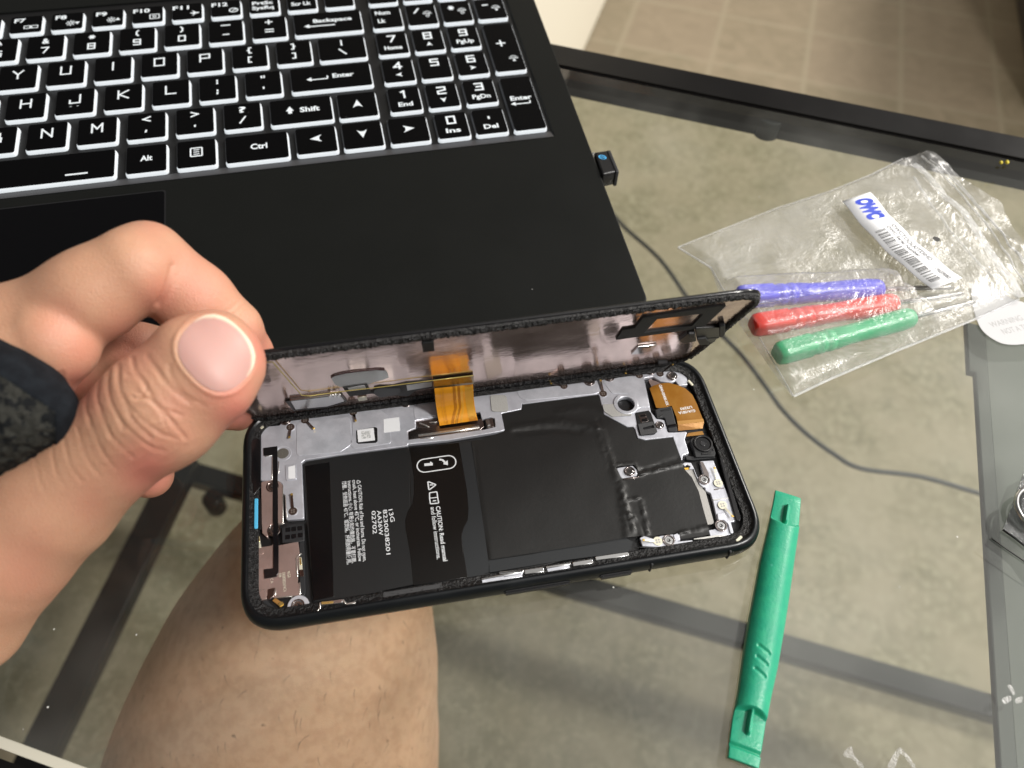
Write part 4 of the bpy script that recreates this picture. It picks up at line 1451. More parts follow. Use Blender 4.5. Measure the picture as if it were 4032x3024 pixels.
# fold down to the module
fa = L('E4 748,985 1205,930', ZF); fb = L('E4 755,1090 1180,1050', 5.6); fc = L('E4 930,1120 1180,1085', 6.2); fd_ = L('E4 890,1195 1200,1160', 6.4)
vs = [(*fa[0], ZF - .05), (*fa[1], ZF - .05), (*fb[0], 5.6), (*fb[1], 5.6)]
mesh('flex_fold', vs, [(0, 2, 3, 1)], M['flex'], fl)
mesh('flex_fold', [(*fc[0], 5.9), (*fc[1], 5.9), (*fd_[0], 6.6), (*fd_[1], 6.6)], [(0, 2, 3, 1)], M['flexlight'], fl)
fa2 = L('E4 715,850 1160,830', ZF + .012); 
flat('flex_fold_sheen', L('E4 735,920 1190,880 1205,930 750,985', ZF + .01), ZF - .02, ZF + .01, M['flexlight'], fl)  # lighter strip laid on to paint the sheen along the bend
blk = flat('black_connector', rnd(L('E4 350,720 420,690 640,660 745,1080 720,1105 585,1100 510,860 380,870', 7.3), .5), 5.4, 7.3, M['rubber'], ph, .3)
flat('connector_ridge', rnd(L('E4 450,730 620,690 640,720 460,745', 7.5), .1), 7.2, 7.5, M['black'], blk, .08)
flat('connector_ridge', rnd(L('E4 420,830 500,800 500,815 430,850', 7.5), .1), 7.2, 7.5, M['black'], blk, .08)
flat('connector_ridge', rnd(L('E4 570,985 715,960 730,1010 590,1030', 7.6), .4), 7.2, 7.6, M['blackgloss'], blk, .15)
er = flat('earpiece_housing', rnd(L('E4 5,770 240,730 285,780 395,1100 340,1150 95,1175 60,1100', 7.2), .5), 5.3, 7.2, M['black'], ph, .2)
flat('earpiece_foam', [rnd(L('E4 50,970 310,925 390,1095 350,1130 100,1165', 7.7), .4), rnd(L('E4 130,1035 320,985 335,1035 155,1070', 7.7), .2)[::-1]], 7.2, 7.7, M['foam'], er, .1)
flat('earpiece_slot', rnd(L('E4 60,815 185,790 240,925 110,950', 7.3), .2), 7.2, 7.3, M['dsteel'], er, .05)
flat('earpiece_slot', rnd(L('E4 90,815 180,800 195,835 100,850', 7.4), .2), 7.3, 7.4, M['blackgloss'], er, .03)
flat('earpiece_slot', rnd(L('E4 115,885 205,865 225,920 125,940', 7.4), .2), 7.3, 7.4, M['blackgloss'], er, .03)
cmz = 8.0
cmr = flat('front_camera', rnd(L('E4 1010,1190 1170,1160 1300,1175 1390,1380 1415,1460 1400,1520 1060,1530 1035,1420 970,1240', cmz), .5), 5.3, cmz - .6, M['rubber'], ph, .25)
flat('camera_flange', rnd(L('E4 880,1520 1060,1540 1380,1500 1400,1560 1180,1580 1010,1600 900,1590', 6.6), .3), 5.3, 6.6, M['rubber'], cmr, .1)
c = L('E4 1190,1300', cmz)[0]
flat('lens_ring', [circ(c, 3.3), circ(c, 2.5)[::-1]], cmz - .7, cmz, M['black'], cmr, .25, True)
flat('lens_cone', [circ(c, 2.5), circ(c, 1.0)[::-1]], cmz - .75, cmz - .45, M['blackgloss'], cmr, .1, True)
flat('lens', circ(c, 1.1), cmz - .7, cmz - .3, M['lens'], cmr, .3, True)
for s_ in ('E4 1165,1465 1340,1440 1350,1480 1170,1500', 'E4 1345,1400 1385,1385 1395,1420 1360,1425'):
    flat('camera_step', rnd(L(s_, cmz - .2), .2), cmz - .7, cmz - .35, M['black'], cmr, .1)

# left end: shields, strip, rubber cover
flat('end_tray', rnd(P3('B1 165,720 220,700 240,740 300,770 395,765 545,660 555,1240 360,1300 230,1290 170,1180', 5.9), .8), 5.2, 5.9, M['black'], ph, .2)
flat('speaker_slot', rnd(L('E6 365,160 400,125 470,105 520,130 525,900 420,1030 395,1025 395,850 365,820', 7.5), .8), 7.2, 7.55, M['blackgloss'], ph, .2)
flat('speaker_slot_rim', rnd(L('E6 405,1080 520,1080 530,1600 470,1590 480,1100', 7.45), .4), 7.0, 7.46, M['black'], ph, .1)
q = L('E6 450,1085 445,1580', 7.9)
flat('blue_seal', rnd(bar(q[0], q[1], 1.15), .5), 7.3, 7.95, M['blue'], ph, .2)
flat('shield_plate', rnd(P3('E6 528,815 715,785 820,800 880,870 890,1490 800,1510 700,1520 640,1600 E7 515,370 500,385 440,330 430,200', ZP + .1), .6), 5.6, ZP + .1, M['shield'], ph, .15)
flat('shield_plate', rnd(P3('B1 355,770 360,825 505,795 515,880 500,1090 520,1110 525,1185 330,1205 200,1165 E7 385,1060 360,640 335,600 340,540 370,520 E7 560,490', ZP + .05), .4), 5.6, ZP + .05, M['shield'], ph, .12)
flat('shield_tab', rnd(P3('E7 330,1110 480,1060 495,1100 495,1190 330,1215', ZP + .3), .3), 5.8, ZP + .3, M['shield'], ph, .12)
flat('shield_tab', rnd(P3('E7 345,550 400,525 460,545 455,600 390,620 345,610', ZP + .2), .6), ZP, ZP + .2, M['shield'], ph, .08)
flat('shield_tab', rnd(P3('E7 510,1060 610,1040 590,1150 540,1195 505,1190', ZP + .2), .3), ZP, ZP + .2, M['dsteel'], ph, .06)
for s_, w in (('E7 375,1085 480,1065', .35), ('E7 595,1170 830,1150', .35), ('E7 930,970 935,1130', .3), ('E7 885,650 895,900', .45), ('E7 620,1050 605,1150', .25), ('E7 455,1105 455,1190', .25), ('E6 715,390 710,780', .35), ('E6 820,480 815,680', .25), ('E6 590,400 700,380', .3), ('E7 650,210 720,195', .5), ('E7 290,1100 292,1250', .35), ('E6 885,880 885,1490', .3), ('E6 925,1030 950,1400', .3), ('E7 885,640 950,590', .45)):
    a, b = P3(s_, ZP + .2)
    flat('bright_edge', bar(a, b, w), ZP - .1, ZP + .22, M['brightsteel'], ph, .08)
# printing on the shield
text('shield_print', 'C A', *L('E7 545,925 550,985', ZP + .1), .8, ZP + .08, M['cream'], ph)
text('shield_print', '08', *L('E7 655,855 655,905', ZP + .1), .8, ZP + .08, M['cream'], ph)
text('shield_print', '080808GN74C4', *L('E7 700,845 715,1095', ZP + .1), .9, ZP + .08, M['cream'], ph)
text('shield_print', '95GA', *L('E7 760,835 775,915', ZP + .1), .9, ZP + .08, M['cream'], ph)
# black strip (J shape) stuck over the shields
flat('black_strip', P3('E6 568,262 795,232 800,500 808,1659 E7 652,300 652,830 630,895 465,922 458,800 580,785 583,200 E6 722,1500 722,375 572,388', ZP + .45), ZP + .2, ZP + .4, M['blackgloss'], ph, .05)
rb = flat('rubber_cover', P3('E7 692,260 760,240 770,215 885,205 985,210 990,430 700,460', 7.3), 6.0, 7.3, M['rubber'], ph, .2)
for s_ in ('E7 775,285', 'E7 850,275', 'E7 930,265', 'E7 770,380', 'E7 850,370', 'E7 935,355'):
    c = L(s_, 7.32)[0]
    flat('dimple', rnd([(c[0] - .75, c[1] - .75), (c[0] + .75, c[1] - .75), (c[0] + .75, c[1] + .75), (c[0] - .75, c[1] + .75)], .3), 7.28, 7.34, M['blackgloss'], rb)
flat('side_rail_black', P3('E7 925,430 990,425 1005,1100 980,1170 930,1160', 6.8), 5.4, 6.8, M['rubber'], ph, .15)
flat('gold_finger', rnd(L('E7 375,360 400,360 425,515 378,520', ZP + .4), .3), ZP - .2, ZP + .1, M['cream'], ph, .1)
flat('gold_finger', rnd(L('E7 375,350 395,350 410,430 380,440', ZP + .4), .3), ZP + .1, ZP + .2, M['gold'], ph, .05)
flat('gold_finger', rnd(L('E7 915,640 950,640 965,800 920,805', ZP + .4), .2), ZP - .2, ZP + .3, M['cream'], ph, .1)
flat('gold_finger', rnd(L('E7 925,650 945,645 955,740 930,745', ZP + .4), .2), ZP + .3, ZP + .4, M['gold'], ph, .05)
flat('grey_block', rnd(L('E7 920,805 975,800 985,890 925,900', ZP + .4), .2), ZP - .2, ZP + .3, M['dsteel'], ph, .1)
a, b = L('E7 590,1190 690,1265', 6.6)
flat('copper_arm', bar(a, b, 1.2), 6.0, 6.6, M['flexlight'], ph, .1)
tbox('gold_finger', b[0], b[1], 6.9, 1.4, 1.4, .6, M['gold'], ph, .5, .2)
flat('screw_boss', rnd(circ(L('B1 505,1262', ZP)[0], 3.2, 24), .1), 5.5, ZP - .02, M['silver2'], ph, .2)
flat('corner_cover', rnd(P3('E7 415,1220 500,1200 640,1330 640,1390 520,1405 450,1380 415,1320', 6.6), .5), 5.4, 6.6, M['rubber'], ph, .15)
q = flat('clip_body', rnd(P3('E7 1200,1225 1475,1190 1500,1200 1480,1240 1215,1270', 8.0), .2), 6.4, 8.0, M['steel'], ph, .15)
flat('clip_gold', P3('E7 1210,1228 1368,1215 1365,1245 1215,1260', 8.1), 7.95, 8.08, M['gold'], ph)
for s_, w in (('E7 1195,1235 1190,1320', .45), ('E7 1535,1255 1659,1232', .5), ('E7 1490,1195 1530,1250', .5), ('E7 1185,1310 1140,1370', .35)):
    a, b = P3(s_, 8.0)
    flat('clip_wire', bar(a, b, w), 7.4, 8.0, M['brightsteel'], ph, .1)
# key flex along the lower side
for s_, w in (('B1 1835,1070 2140,1010', .5), ('B1 2140,1010 B2 120,1025', .9), ('B2 120,1025 300,1005', .5), ('B2 305,1018 445,998', 1.5), ('B2 460,985 640,955', .7), ('B2 655,962 800,938', 1.4), ('B2 820,920 1060,885', 1.3)):
    a, b = P3(s_, 7.8)
    flat('key_flex', bar(a, b, w), 6.6, 7.8, M['steel'], ph, .15)
for s_ in ('B1 1840,1085 2130,1040', 'B2 150,1045 290,1020', 'B2 470,1005 630,975'):
    a, b = P3(s_, 7.6)
    flat('key_flex_pad', bar(a, b, 1.1), 6.6, 7.6, M['silver2'], ph, .1)
flat('foam_strip', rnd(P3('B1 1120,1165 1540,1100 1560,1130 1740,1110 1740,1140 1120,1215', 7.5), .3), 7.0, 7.5, M['foam'], ph, .15)

# ================================================================== SCREEN PANEL
pn = thing('detached_screen', 'lifted phone screen standing on edge, copper inner side facing the camera', 'phone screen', PANEL)
LP, WP = 159.5, 73.0
Q = lambda s, z=.1: L(s, z, PANEL)
flat('glass', rect(-LP / 2, 0, LP / 2, WP, 11, 8), -1.6, -.5, M['blackgloss'], pn, .35)
flat('screen_border', [rect(-LP / 2 + .2, .2, LP / 2 - .2, WP - .2, 11, 8), rect(-LP / 2 + 2.2, 1.3, LP / 2 - 2.2, WP - 2.2, 8, 8)[::-1]], -.6, .25, M['glue'], pn, .1)
rr_ = rect(-LP / 2 + 1.2, 1.2, LP / 2 - 1.2, WP - 1.2, 10, 8)
rough_strip('adhesive_residue', rr_[5:], 2.0, .3, .7, M['glue'], pn, .45, .9, False, 5)
rough_strip('adhesive_residue', [rr_[-1], rr_[0]] + rr_[1:6], 1.0, .1, .15, M['glue'], pn, .45, .9, False, 9)
flat('copper_plate', rect(-LP / 2 + 2.0, 1.2, LP / 2 - 2.0, WP - 2.0, 8, 8), -.6, 0, M['copper'], pn)
# yellow-edged flex board
yl = Q('E1 480,292 640,282 1060,765 1180,775 1690,705 E2 0,830 750,735 1340,663', .9)
vs, fs = tube_data([(p[0], p[1], .9) for p in rnd(yl, 1.0, 3)[3:-3] or yl], .16, 6)
yl3 = [(p[0], p[1], .8) for p in yl]
tube('flex_edge', yl3, .17, M['yellow'], pn, 6)
flat('flex_flap', rnd(Q('E2 760,738 1345,665 1345,785 770,845', .9), .1), .5, .9, M['olive'], pn)
flat('foil_patch', rnd(Q('E1 1490,510 1540,480 1700,440 1900,415 2150,390 E2 60,580 95,610 115,690 0,730 E1 2150,555 1990,620 1620,640 1540,600', .15), .6), 0, .15, M['foil'], pn)
tube('foil_edge', [(p[0], p[1], .25) for p in Q('E1 1490,500 1540,470 1700,432 1900,408 2150,385 E2 50,575', .2)], .22, mat('dark_red_edge', (.05, .008, .01), .4), pn, 6)
bd = flat('chip_board', rnd(Q('E1 1655,650 2010,605 2060,720 E2 370,780 740,750 750,830 500,880 400,960 A3 1040,830 880,850', .5), .3), 0, .5, M['foam'], pn)
flat('chip_label', Q('E1 1730,655 1970,615 2005,675 1755,705', .6), .5, .56, M['label'], bd)
flat('chip_label', Q('E2 370,800 740,755 745,820 385,880', .6), .5, .56, M['foil'], bd)
flat('speaker_oval', rnd(Q('A3 1060,800 1100,790 1240,790 1250,810 1220,840 1100,860 1050,830', .7), .8), .4, .7, M['rubber'], pn, .1)
flat('gold_pad', Q('E1 1870,800 1995,785 2015,830 1890,850', .8), .5, .8, M['cream'], pn)
flat('connector_cover', rnd(Q('E1 890,850 1490,775 1620,770 1690,850 1440,925 960,972', 1.1), .4), 0, 1.1, M['steel'], pn, .3)
flat('cover_rim', [rnd(Q('E1 820,848 1500,765 1640,755 1720,850 1440,940 950,985', .5), .3), rnd(Q('E1 890,850 1490,775 1620,770 1690,850 1440,925 960,972', .5), .4)[::-1]], 0, .6, M['black'], pn, .05)
for s_ in ('E1 1470,795 1480,760', 'E1 1545,790 1550,745', 'E1 1600,790 1605,745'):
    a, b = Q(s_, 1.4)
    flat('cover_clip', bar(a, b, 1.0), 1.0, 1.6, M['brightsteel'], pn, .2)
flat('bezel_notch', rnd(Q('A3 1400,455 1490,445 1495,512 1410,520', .8), .3), 0, 1.2, M['rubber'], pn, .2)
flat('foam_frame', [Q('E3 95,880 190,740 370,710 490,560 600,550 1500,400 1690,390 1640,440 1400,660 1340,700 1200,730', .6), Q('E3 500,780 690,580 1360,498 1350,520 1200,680', .6)[::-1]], 0, .6, M['foam'], pn, .03)
cl = flat('metal_clip', rnd(Q('E3 315,1092 405,1000 410,985 690,955 610,1045 500,1075', .7), .2), .1, .7, M['steel'], pn, .1)
flat('metal_clip_slot', Q('E3 415,1005 440,985 610,962 600,990', .8), .7, .76, M['black'], cl)
for i, (s_, z) in enumerate((('E3 1010,890 1140,790 1250,800 1260,900 1060,930', 1.2), ('E3 1150,800 1240,795 1240,850 1160,850', 1.9), ('E3 1250,720 1600,700 1620,800 1560,850 1380,860 1270,830', 1.2), ('E3 1270,880 1400,860 1440,900 1440,950 1310,960', 2.0), ('E3 1400,860 1560,850 1530,910 1450,920', 1.4), ('E3 1600,690 1680,670 1680,800 1640,850 1600,840', 1.6))):
    flat('sensor_block', rnd(Q(s_, z), .3), 0, z, M['rubber' if i % 2 else 'black'], pn, .2)
flat('hinge_tab', rnd(Q('E3 700,1190 840,1180 845,1290 715,1310', .5), .3), 0, .8, M['rubber'], pn, .2)

# orange ribbon: leaves the board on the screen, bends down to the connector (part of the screen)
def toW(p): return PANEL.R @ np.array(p) + PANEL.o
def toP(p): return PANEL.R.T @ (np.array(p) - PANEL.o)
tl, tr = Q('E2 775,845 1335,785', 1.2)
bl, br_ = L('E2 855,1390 1405,1310', 7.4)
T0, T1 = toW((*tl, 1.2)), toW((*tr, 1.2))
B0, B1_ = np.array((*bl, 7.5)), np.array((*br_, 7.5))
nu, nv = 24, 22
vs, fs = [], []
def ribbon_pt(u, v, dz=0.0):
    top = T0 * (1 - u) + T1 * u
    bot = B0 * (1 - u) + B1_ * u
    c1 = top + np.array((0, -2.2, -3.0))
    c2 = bot + np.array((-.6, 7.5, 1.8))
    p = (1 - v) ** 3 * top + 3 * (1 - v) ** 2 * v * c1 + 3 * (1 - v) * v * v * c2 + v ** 3 * bot
    p = p + np.array((0, -.25, .95)) * dz
    return toP(p)
for j in range(nv + 1):
    for i in range(nu + 1):
        vs.append(tuple(ribbon_pt(i / nu, j / nv)))
for j in range(nv):
    for i in range(nu):
        a = j * (nu + 1) + i
        fs.append((a, a + 1, a + nu + 2, a + nu + 1))
rbn = mesh('ribbon_cable', vs, fs, M['ribbon'], pn, True)
def ribbon_line(pts, w, m, dz=.05):
    vs, fs = [], []
    for k, (u, v) in enumerate(pts):
        for sgn in (-1, 1):
            vs.append(tuple(ribbon_pt(u + sgn * w / 2, v, dz)))
    for k in range(len(pts) - 1):
        fs.append((2 * k, 2 * k + 1, 2 * k + 3, 2 * k + 2))
    return (vs, fs)
def ribbon_lines(name, lines, m, dz=.05):
    V_, F_ = [], []
    for pts, w in lines:
        a, b = ribbon_line(pts, w, m, dz)
        k = len(V_)
        V_ += a; F_ += [tuple(i + k for i in f) for f in b]
    mesh(name, V_, F_, m, rbn)
vv = [k / 14 for k in range(15)]
ribbon_lines('ribbon_trace', [([(u, v) for v in vv], .008) for u in (.14, .19, .22)] +
             [([(.50 if v < .7 else .50 - (v - .7) * .55, v) for v in vv], .075), ([(.62 if v < .7 else .62 - (v - .7) * .6, v) for v in vv], .065)], M['ribdark'])
ribbon_lines('ribbon_light_trace', [([(u if v < .75 else u - (v - .75) * .5, v) for v in vv], .008) for u in (.56, .67, .69, .71)], M['riblight'], .07)
lat = []
for k in range(-6, 22):
    a, b = [], []
    for t in np.linspace(0, 1, 5):
        u = .78 + .2 * t
        v1, v2 = k / 20 + .24 * t, k / 20 + .24 * (1 - t)
        a.append((u, v1)); b.append((u, v2))
    for q in (a, b):
        q = [(u, v) for u, v in q if 0.02 < v < .98]
        if len(q) > 1: lat.append((q, .012))
ribbon_lines('ribbon_lattice', [([(.88, v) for v in vv], .2)], M['ribdark'], .04)
ribbon_lines('ribbon_lattice', lat, M['riblight'], .08)

# ================================================================== SPUDGER
A_, B_ = [Vector(p) for p in L('C2 682,192 442,1632', 1.5)]
ax = (B_ - A_); LN = ax.length; ax.normalize(); nn = Vector((ax.y, -ax.x)) * -1
SPF = Frame((A_.x, A_.y, .15))
sp = thing('opening_tool', 'green plastic prying tool with ribbed grip lying on the glass', 'opening tool', SPF)
edgeL = L('C2 615,180 600,260 580,350 530,560 500,720 475,850 445,1030 415,1250 385,1400 372,1500 360,1605', 1.2)
edgeR = L('C2 752,207 745,290 737,380 712,540 680,760 655,920 620,1130 585,1290 562,1420 545,1530 525,1655', 1.2)
def halfw(line):
    S_, Wd = [], []
    for p in line:
        v = Vector(p) - A_
        S_.append(v.dot(ax) / LN); Wd.append(v.dot(nn))
    return S_, Wd
sl, wl = halfw(edgeL); sr, wr = halfw(edgeR)
if wl[5] > wr[5]: sl, wl, sr, wr = sr, wr, sl, wl
ns, nt_ = 420, 40
S_ = np.linspace(0, 1, ns); T_ = np.linspace(-1, 1, nt_)
wl_ = np.interp(S_, sl, wl); wr_ = np.interp(S_, sr, wr)
def sstep(a, b, x): 
    t = np.clip((x - a) / (b - a), 0, 1); return t * t * (3 - 2 * t)
vs, fs = [], []
for i, s in enumerate(S_):
    for j, t in enumerate(T_):
        dome = (1 - .55 * abs(t) ** 2.4)
        e = (1 - t * t)
        up = sstep(.118 + .022 * e, .135 + .022 * e, s) * (1 - sstep(.842 - .012 * e, .857 - .012 * e, s))
        h = 1.5 * (1 - .25 * abs(t) ** 3) + up * (3.4 * dome + 1.1 * sin(pi * np.clip((s - .12) / .74, 0, 1)) * dome - .6)
        h *= sstep(-.01, .03, s) * .5 + .5
        # ridges near both ends
        for (c0, c1, tc) in ((.065, .125, .02), (.845, .905, .0)):
            dd = seg_dist(np.array([[s * LN, t * 6]]), [(c0 * LN, tc), (c1 * LN, tc)])[0]
            h = max(h, 1.4 + 2.0 * (1 - min(dd / 1.05, 1) ** 3)) if dd < 1.05 else h
        for c in (.640, .678, .718):
            dd = seg_dist(np.array([[s * LN, t * 6]]), [(c * LN - .5, -2.2), (c * LN + .9, 1.6)])[0]
            h -= .5 * exp(-(dd / .5) ** 2)
        h -= .9 * exp(-((s - .958) / .006) ** 2)
        h += .5 * sstep(.962, .968, s)
        h += .03 * noise.noise(Vector((s * 90, t * 5, 0)))
        w = wl_[i] + (wr_[i] - wl_[i]) * (t + 1) / 2
        p = ax * (s * LN) + nn * w
        vs.append((p.x, p.y, max(h, .3)))
for i in range(ns - 1):
    for j in range(nt_ - 1):
        a = i * nt_ + j
        fs.append((a, a + 1, a + nt_ + 1, a + nt_))
k = len(vs)
ring = [j for j in range(nt_)] + [i * nt_ + nt_ - 1 for i in range(1, ns)] + [(ns - 1) * nt_ + j for j in range(nt_ - 2, -1, -1)] + [i * nt_ for i in range(ns - 2, 0, -1)]
for r_ in ring: vs.append((vs[r_][0], vs[r_][1], 0))
for i in range(len(ring)):
    j = (i + 1) % len(ring)
    fs.append((ring[j], ring[i], k + i, k + j))
fs.append(tuple(range(k, k + len(ring))))
o = mesh('tool_body', vs, fs, M['spudger'], sp, True)
bm = bmesh.new(); bm.from_mesh(o.data); bmesh.ops.recalc_face_normals(bm, faces=bm.faces); bm.to_mesh(o.data); bm.free()

# ================================================================== SCREWDRIVERS IN THE BAG
def driver(name, label, hs, he, tip, m, rmax, cat='screwdriver'):
    z = rmax + .4
    a, b = [Vector((*p, z)) for p in L(hs + ' ' + he, z)]
    t = Vector((*L(tip, 2.0)[0], 2.2))
    fr = Frame((a.x, a.y, 0))
    root = thing(name, label, cat, fr, 'screwdrivers lying in the clear bag')
    off = Vector((a.x, a.y, 0))
    prof_ = [(0, .72), (.012, .88), (.05, .97), (.24, .97), (.25, .90), (.27, .90), (.28, .97), (.31, .97), (.32, .90), (.335, .90), (.345, .97), (.38, .98), (.385, .91), (.40, .91), (.41, .96),
             (.50, .86), (.60, .86), (.75, .95), (.90, .96), (.97, .88), (.992, .72), (1, .45)]
    d = b - a
    seg = 28
    u = d.normalized().cross(Vector((0, 0, 1))).normalized(); v = u.cross(d.normalized())
    vs, fs = [], []
    for s, r in prof_:
        for k in range(seg):
            an = 2 * pi * k / seg
            q = 1.0
            if s < .25:                                  # flattened butt end
                q = min(1.0, .90 / max(abs(cos(an)), abs(sin(an)), .9))
                q = min(1.06, .86 / max(abs(cos(an)), abs(sin(an))))
            p = a + d * s + (u * cos(an) + v * sin(an)) * r * rmax * q
            vs.append(tuple(p - off))
    for i in range(len(prof_) - 1):
        for k in range(seg):
            x, y = i * seg + k, i * seg + (k + 1) % seg
            fs.append((x, x + seg, y + seg, y))
    fs.append(tuple(range(seg))); fs.append(tuple(range((len(prof_) - 1) * seg, len(prof_) * seg))[::-1])
    o = mesh('handle', vs, fs, m, root, True)
    bm = bmesh.new(); bm.from_mesh(o.data); bmesh.ops.recalc_face_normals(bm, faces=bm.faces); bm.to_mesh(o.data); bm.free()
    sh = [b - off, b.lerp(t, .6) - off, b.lerp(t, .88) - off, b.lerp(t, .93) - off, t - off]
    tube('shaft', sh, [1.0, 1.0, .95, 1.05, .35], M['shaft'], root, 12)
driver('screwdriver', 'small screwdriver with blue handle, uppermost of the three in the bag', 'B3 455,1010', 'B3 1318,962', 'B3 1740,955', M['blued'], 4.6)
driver('screwdriver', 'small screwdriver with red handle between the blue and green ones', 'B3 545,1180', 'B3 1402,1045', 'B3 1800,990', M['redd'], 4.5)
driver('screwdriver', 'small screwdriver with green handle, lowest of the three in the bag', 'B3 688,1350', 'B3 1500,1128', 'B3 1868,1040', M['greend'], 4.5)

# ================================================================== PLASTIC BAG
def resample(line, n):
    P_ = np.array(line, float)
    d = np.concatenate([[0], np.cumsum(np.sqrt(((P_[1:] - P_[:-1]) ** 2).sum(1)))])
    t = np.linspace(0, d[-1], n)
    return np.stack([np.interp(t, d, P_[:, 0]), np.interp(t, d, P_[:, 1])], 1)
BC = L('B3 1100,800', 0)[0]
BF = Frame((BC[0], BC[1], 0))
bag = thing('zip_bag', 'clear crinkled zip bag holding three small screwdrivers, white barcode label on top', 'plastic bag', BF)
NU, NV = 150, 100
top = resample(L('B3 105,715 330,625 700,480 1000,385 1240,290 1440,190', 1), NU)
bot = resample(L('B3 790,1600 1000,1500 1400,1330 1650,1230 1870,1140 2130,1022', 1), NU)
lef = resample(L('B3 105,715 300,835 355,985 478,1175 560,1285 660,1430 790,1600', 1), NV)
rig = resample(L('B3 1440,190 1600,350 1780,540 1960,760 2060,900 2130,1022', 1), NV)
drv = [L(s_, 4) for s_ in ('B3 455,1010 1318,962', 'B3 545,1180 1402,1045', 'B3 688,1350 1500,1128')]
drv2 = [L(s_, 4) for s_ in ('B3 1318,962 1740,955', 'B3 1402,1045 1800,990', 'B3 1500,1128 1868,1040')]
def bag_h(P_, inner):
    h = np.full(len(P_), 1.2)
    for l in drv: h = np.maximum(h, 11.4 * np.exp(-np.maximum(seg_dist(P_, l) - 4.6, 0) / 6.0))
    for l in drv2: h = np.maximum(h, 5.0 * np.exp(-np.maximum(seg_dist(P_, l) - 1, 0) / 6))
    h = np.maximum(h, 4.0)
    nn_ = np.array([noise.fractal(Vector((p[0] * .055, p[1] * .055, 2.2)), 1.1, 2.1, 3) for p in P_])
    n2 = np.array([abs(noise.noise(Vector((p[0] * .22, p[1] * .22, 7.2)))) for p in P_])
    h = h + inner * (1.25 * nn_ - .25 * n2 + .1)
    return .35 + (h - .35) * np.clip(inner * 16, 0, 1) ** .6
uu, vv_ = np.meshgrid(np.linspace(0, 1, NU), np.linspace(0, 1, NV), indexing='ij')
c00, c10, c01, c11 = top[0], top[-1], bot[0], bot[-1]
G_ = ((1 - vv_)[..., None] * top[:, None] + vv_[..., None] * bot[:, None] + (1 - uu)[..., None] * lef[None] + uu[..., None] * rig[None]
      - ((1 - uu) * (1 - vv_))[..., None] * c00 - (uu * (1 - vv_))[..., None] * c10 - ((1 - uu) * vv_)[..., None] * c01 - (uu * vv_)[..., None] * c11)
inner = np.minimum.reduce([uu * 1.6, (1 - uu) * 1.6, vv_, 1 - vv_]).ravel() * 2
inner = np.clip(inner, 0, 1)
xy = G_.reshape(-1, 2)
hz = bag_h(xy, inner)
vs = [(x - BC[0], y - BC[1], z) for (x, y), z in zip(xy, hz)]
fs = [(i * NV + j, i * NV + j + 1, (i + 1) * NV + j + 1, (i + 1) * NV + j) for i in range(NU - 1) for j in range(NV - 1)]
mesh('front_film', vs, fs, M['film'], bag, True)
vs2 = [(v[0], v[1], .12 + .1 * abs(noise.noise(Vector((v[0] * .2, v[1] * .2, 0))))) for v in vs]
mesh('back_film', vs2, fs, M['film'], bag, True)
# seals and zip
def band(name, s_, w, z, m, amp=.0):
    q = L(s_, z)
    q = resample([(p[0] - BC[0], p[1] - BC[1]) for p in q], 60)
    vs, fs = [], []
    for i, p in enumerate(q):
        t = q[min(i + 1, 59)] - q[max(i - 1, 0)]; t = t / np.linalg.norm(t); n_ = np.array([-t[1], t[0]])
        zz = z + amp * noise.noise(Vector((p[0] * .15, p[1] * .15, 3)))
        for k, (o_, dz) in enumerate(((-.5, 0), (-.2, .35), (.2, .35), (.5, 0))):
            v = p + n_ * w * o_
            vs.append((v[0], v[1], zz + dz))
    for i in range(59):
        for k in range(3):
            fs.append((i * 4 + k, i * 4 + k + 1, i * 4 + k + 5, i * 4 + k + 4))
    mesh(name, vs, fs, m, bag, True)
band('side_seal', 'B3 105,715 330,625 700,480 1000,385 1240,290 1440,190', 1.0, .9, M['filmseam'])
band('side_seal', 'B3 790,1600 1000,1500 1400,1330 1650,1230 1870,1140 2130,1022', 1.1, .9, M['filmseam'])
band('side_seal', 'B3 105,715 300,835 370,960 560,1200 640,1340 790,1600', .8, .9, M['filmseam'])
band('zip_seal', 'D2 -5,100 100,180 250,350 430,520 560,720 700,920 890,1180', 3.6, 3.2, M['filmseam'], 1)
band('zip_seal', 'D2 0,200 120,400 300,640 500,880 700,1060 850,1180', 1.5, 2.6, M['filmseam'], 1)
band('zip_seal', 'D2 60,30 200,150 420,380 600,600 740,800 900,1080', 1.1, 3.0, M['filmseam'], 1)
band('zip_seal', 'D2 130,60 350,240 540,450 700,640 900,920', .9, 2.6, M['filmseam'], 1)
band('zip_seal', 'D2 280,200 480,400 660,600 760,720 950,960', .9, 2.6, M['filmseam'], 1)
# loose lip beyond the zip
li = resample(L('B3 1440,190 1600,350 1780,540 1960,760 2060,900 2130,1022', 1), 90)
lo = resample(L('D2 0,20 100,0 140,5 210,80 330,170 460,240 490,300 620,390 700,430 780,540 830,660 890,800 1000,1000 1010,1150', 2), 90)
vs, fs = [], []
for i in range(90):
    for j in range(16):
        t = j / 15
        p = li[i] * (1 - t) + lo[i] * t
        n_ = noise.fractal(Vector((p[0] * .09, p[1] * .09, 5.5)), .8, 2, 4)
        vs.append((p[0] - BC[0], p[1] - BC[1], .4 + 1.0 + 2.8 * t * sin(i * .12) ** 2 + 1.6 * t * n_ + .8 * n_ * sin(pi * t) + .9 * abs(n_)))
fs = [(i * 16 + j, i * 16 + j + 1, (i + 1) * 16 + j + 1, (i + 1) * 16 + j) for i in range(89) for j in range(15)]
mesh('bag_lip', vs, fs, M['film'], bag, True)
c = L('B3 1640,665', 6)[0]
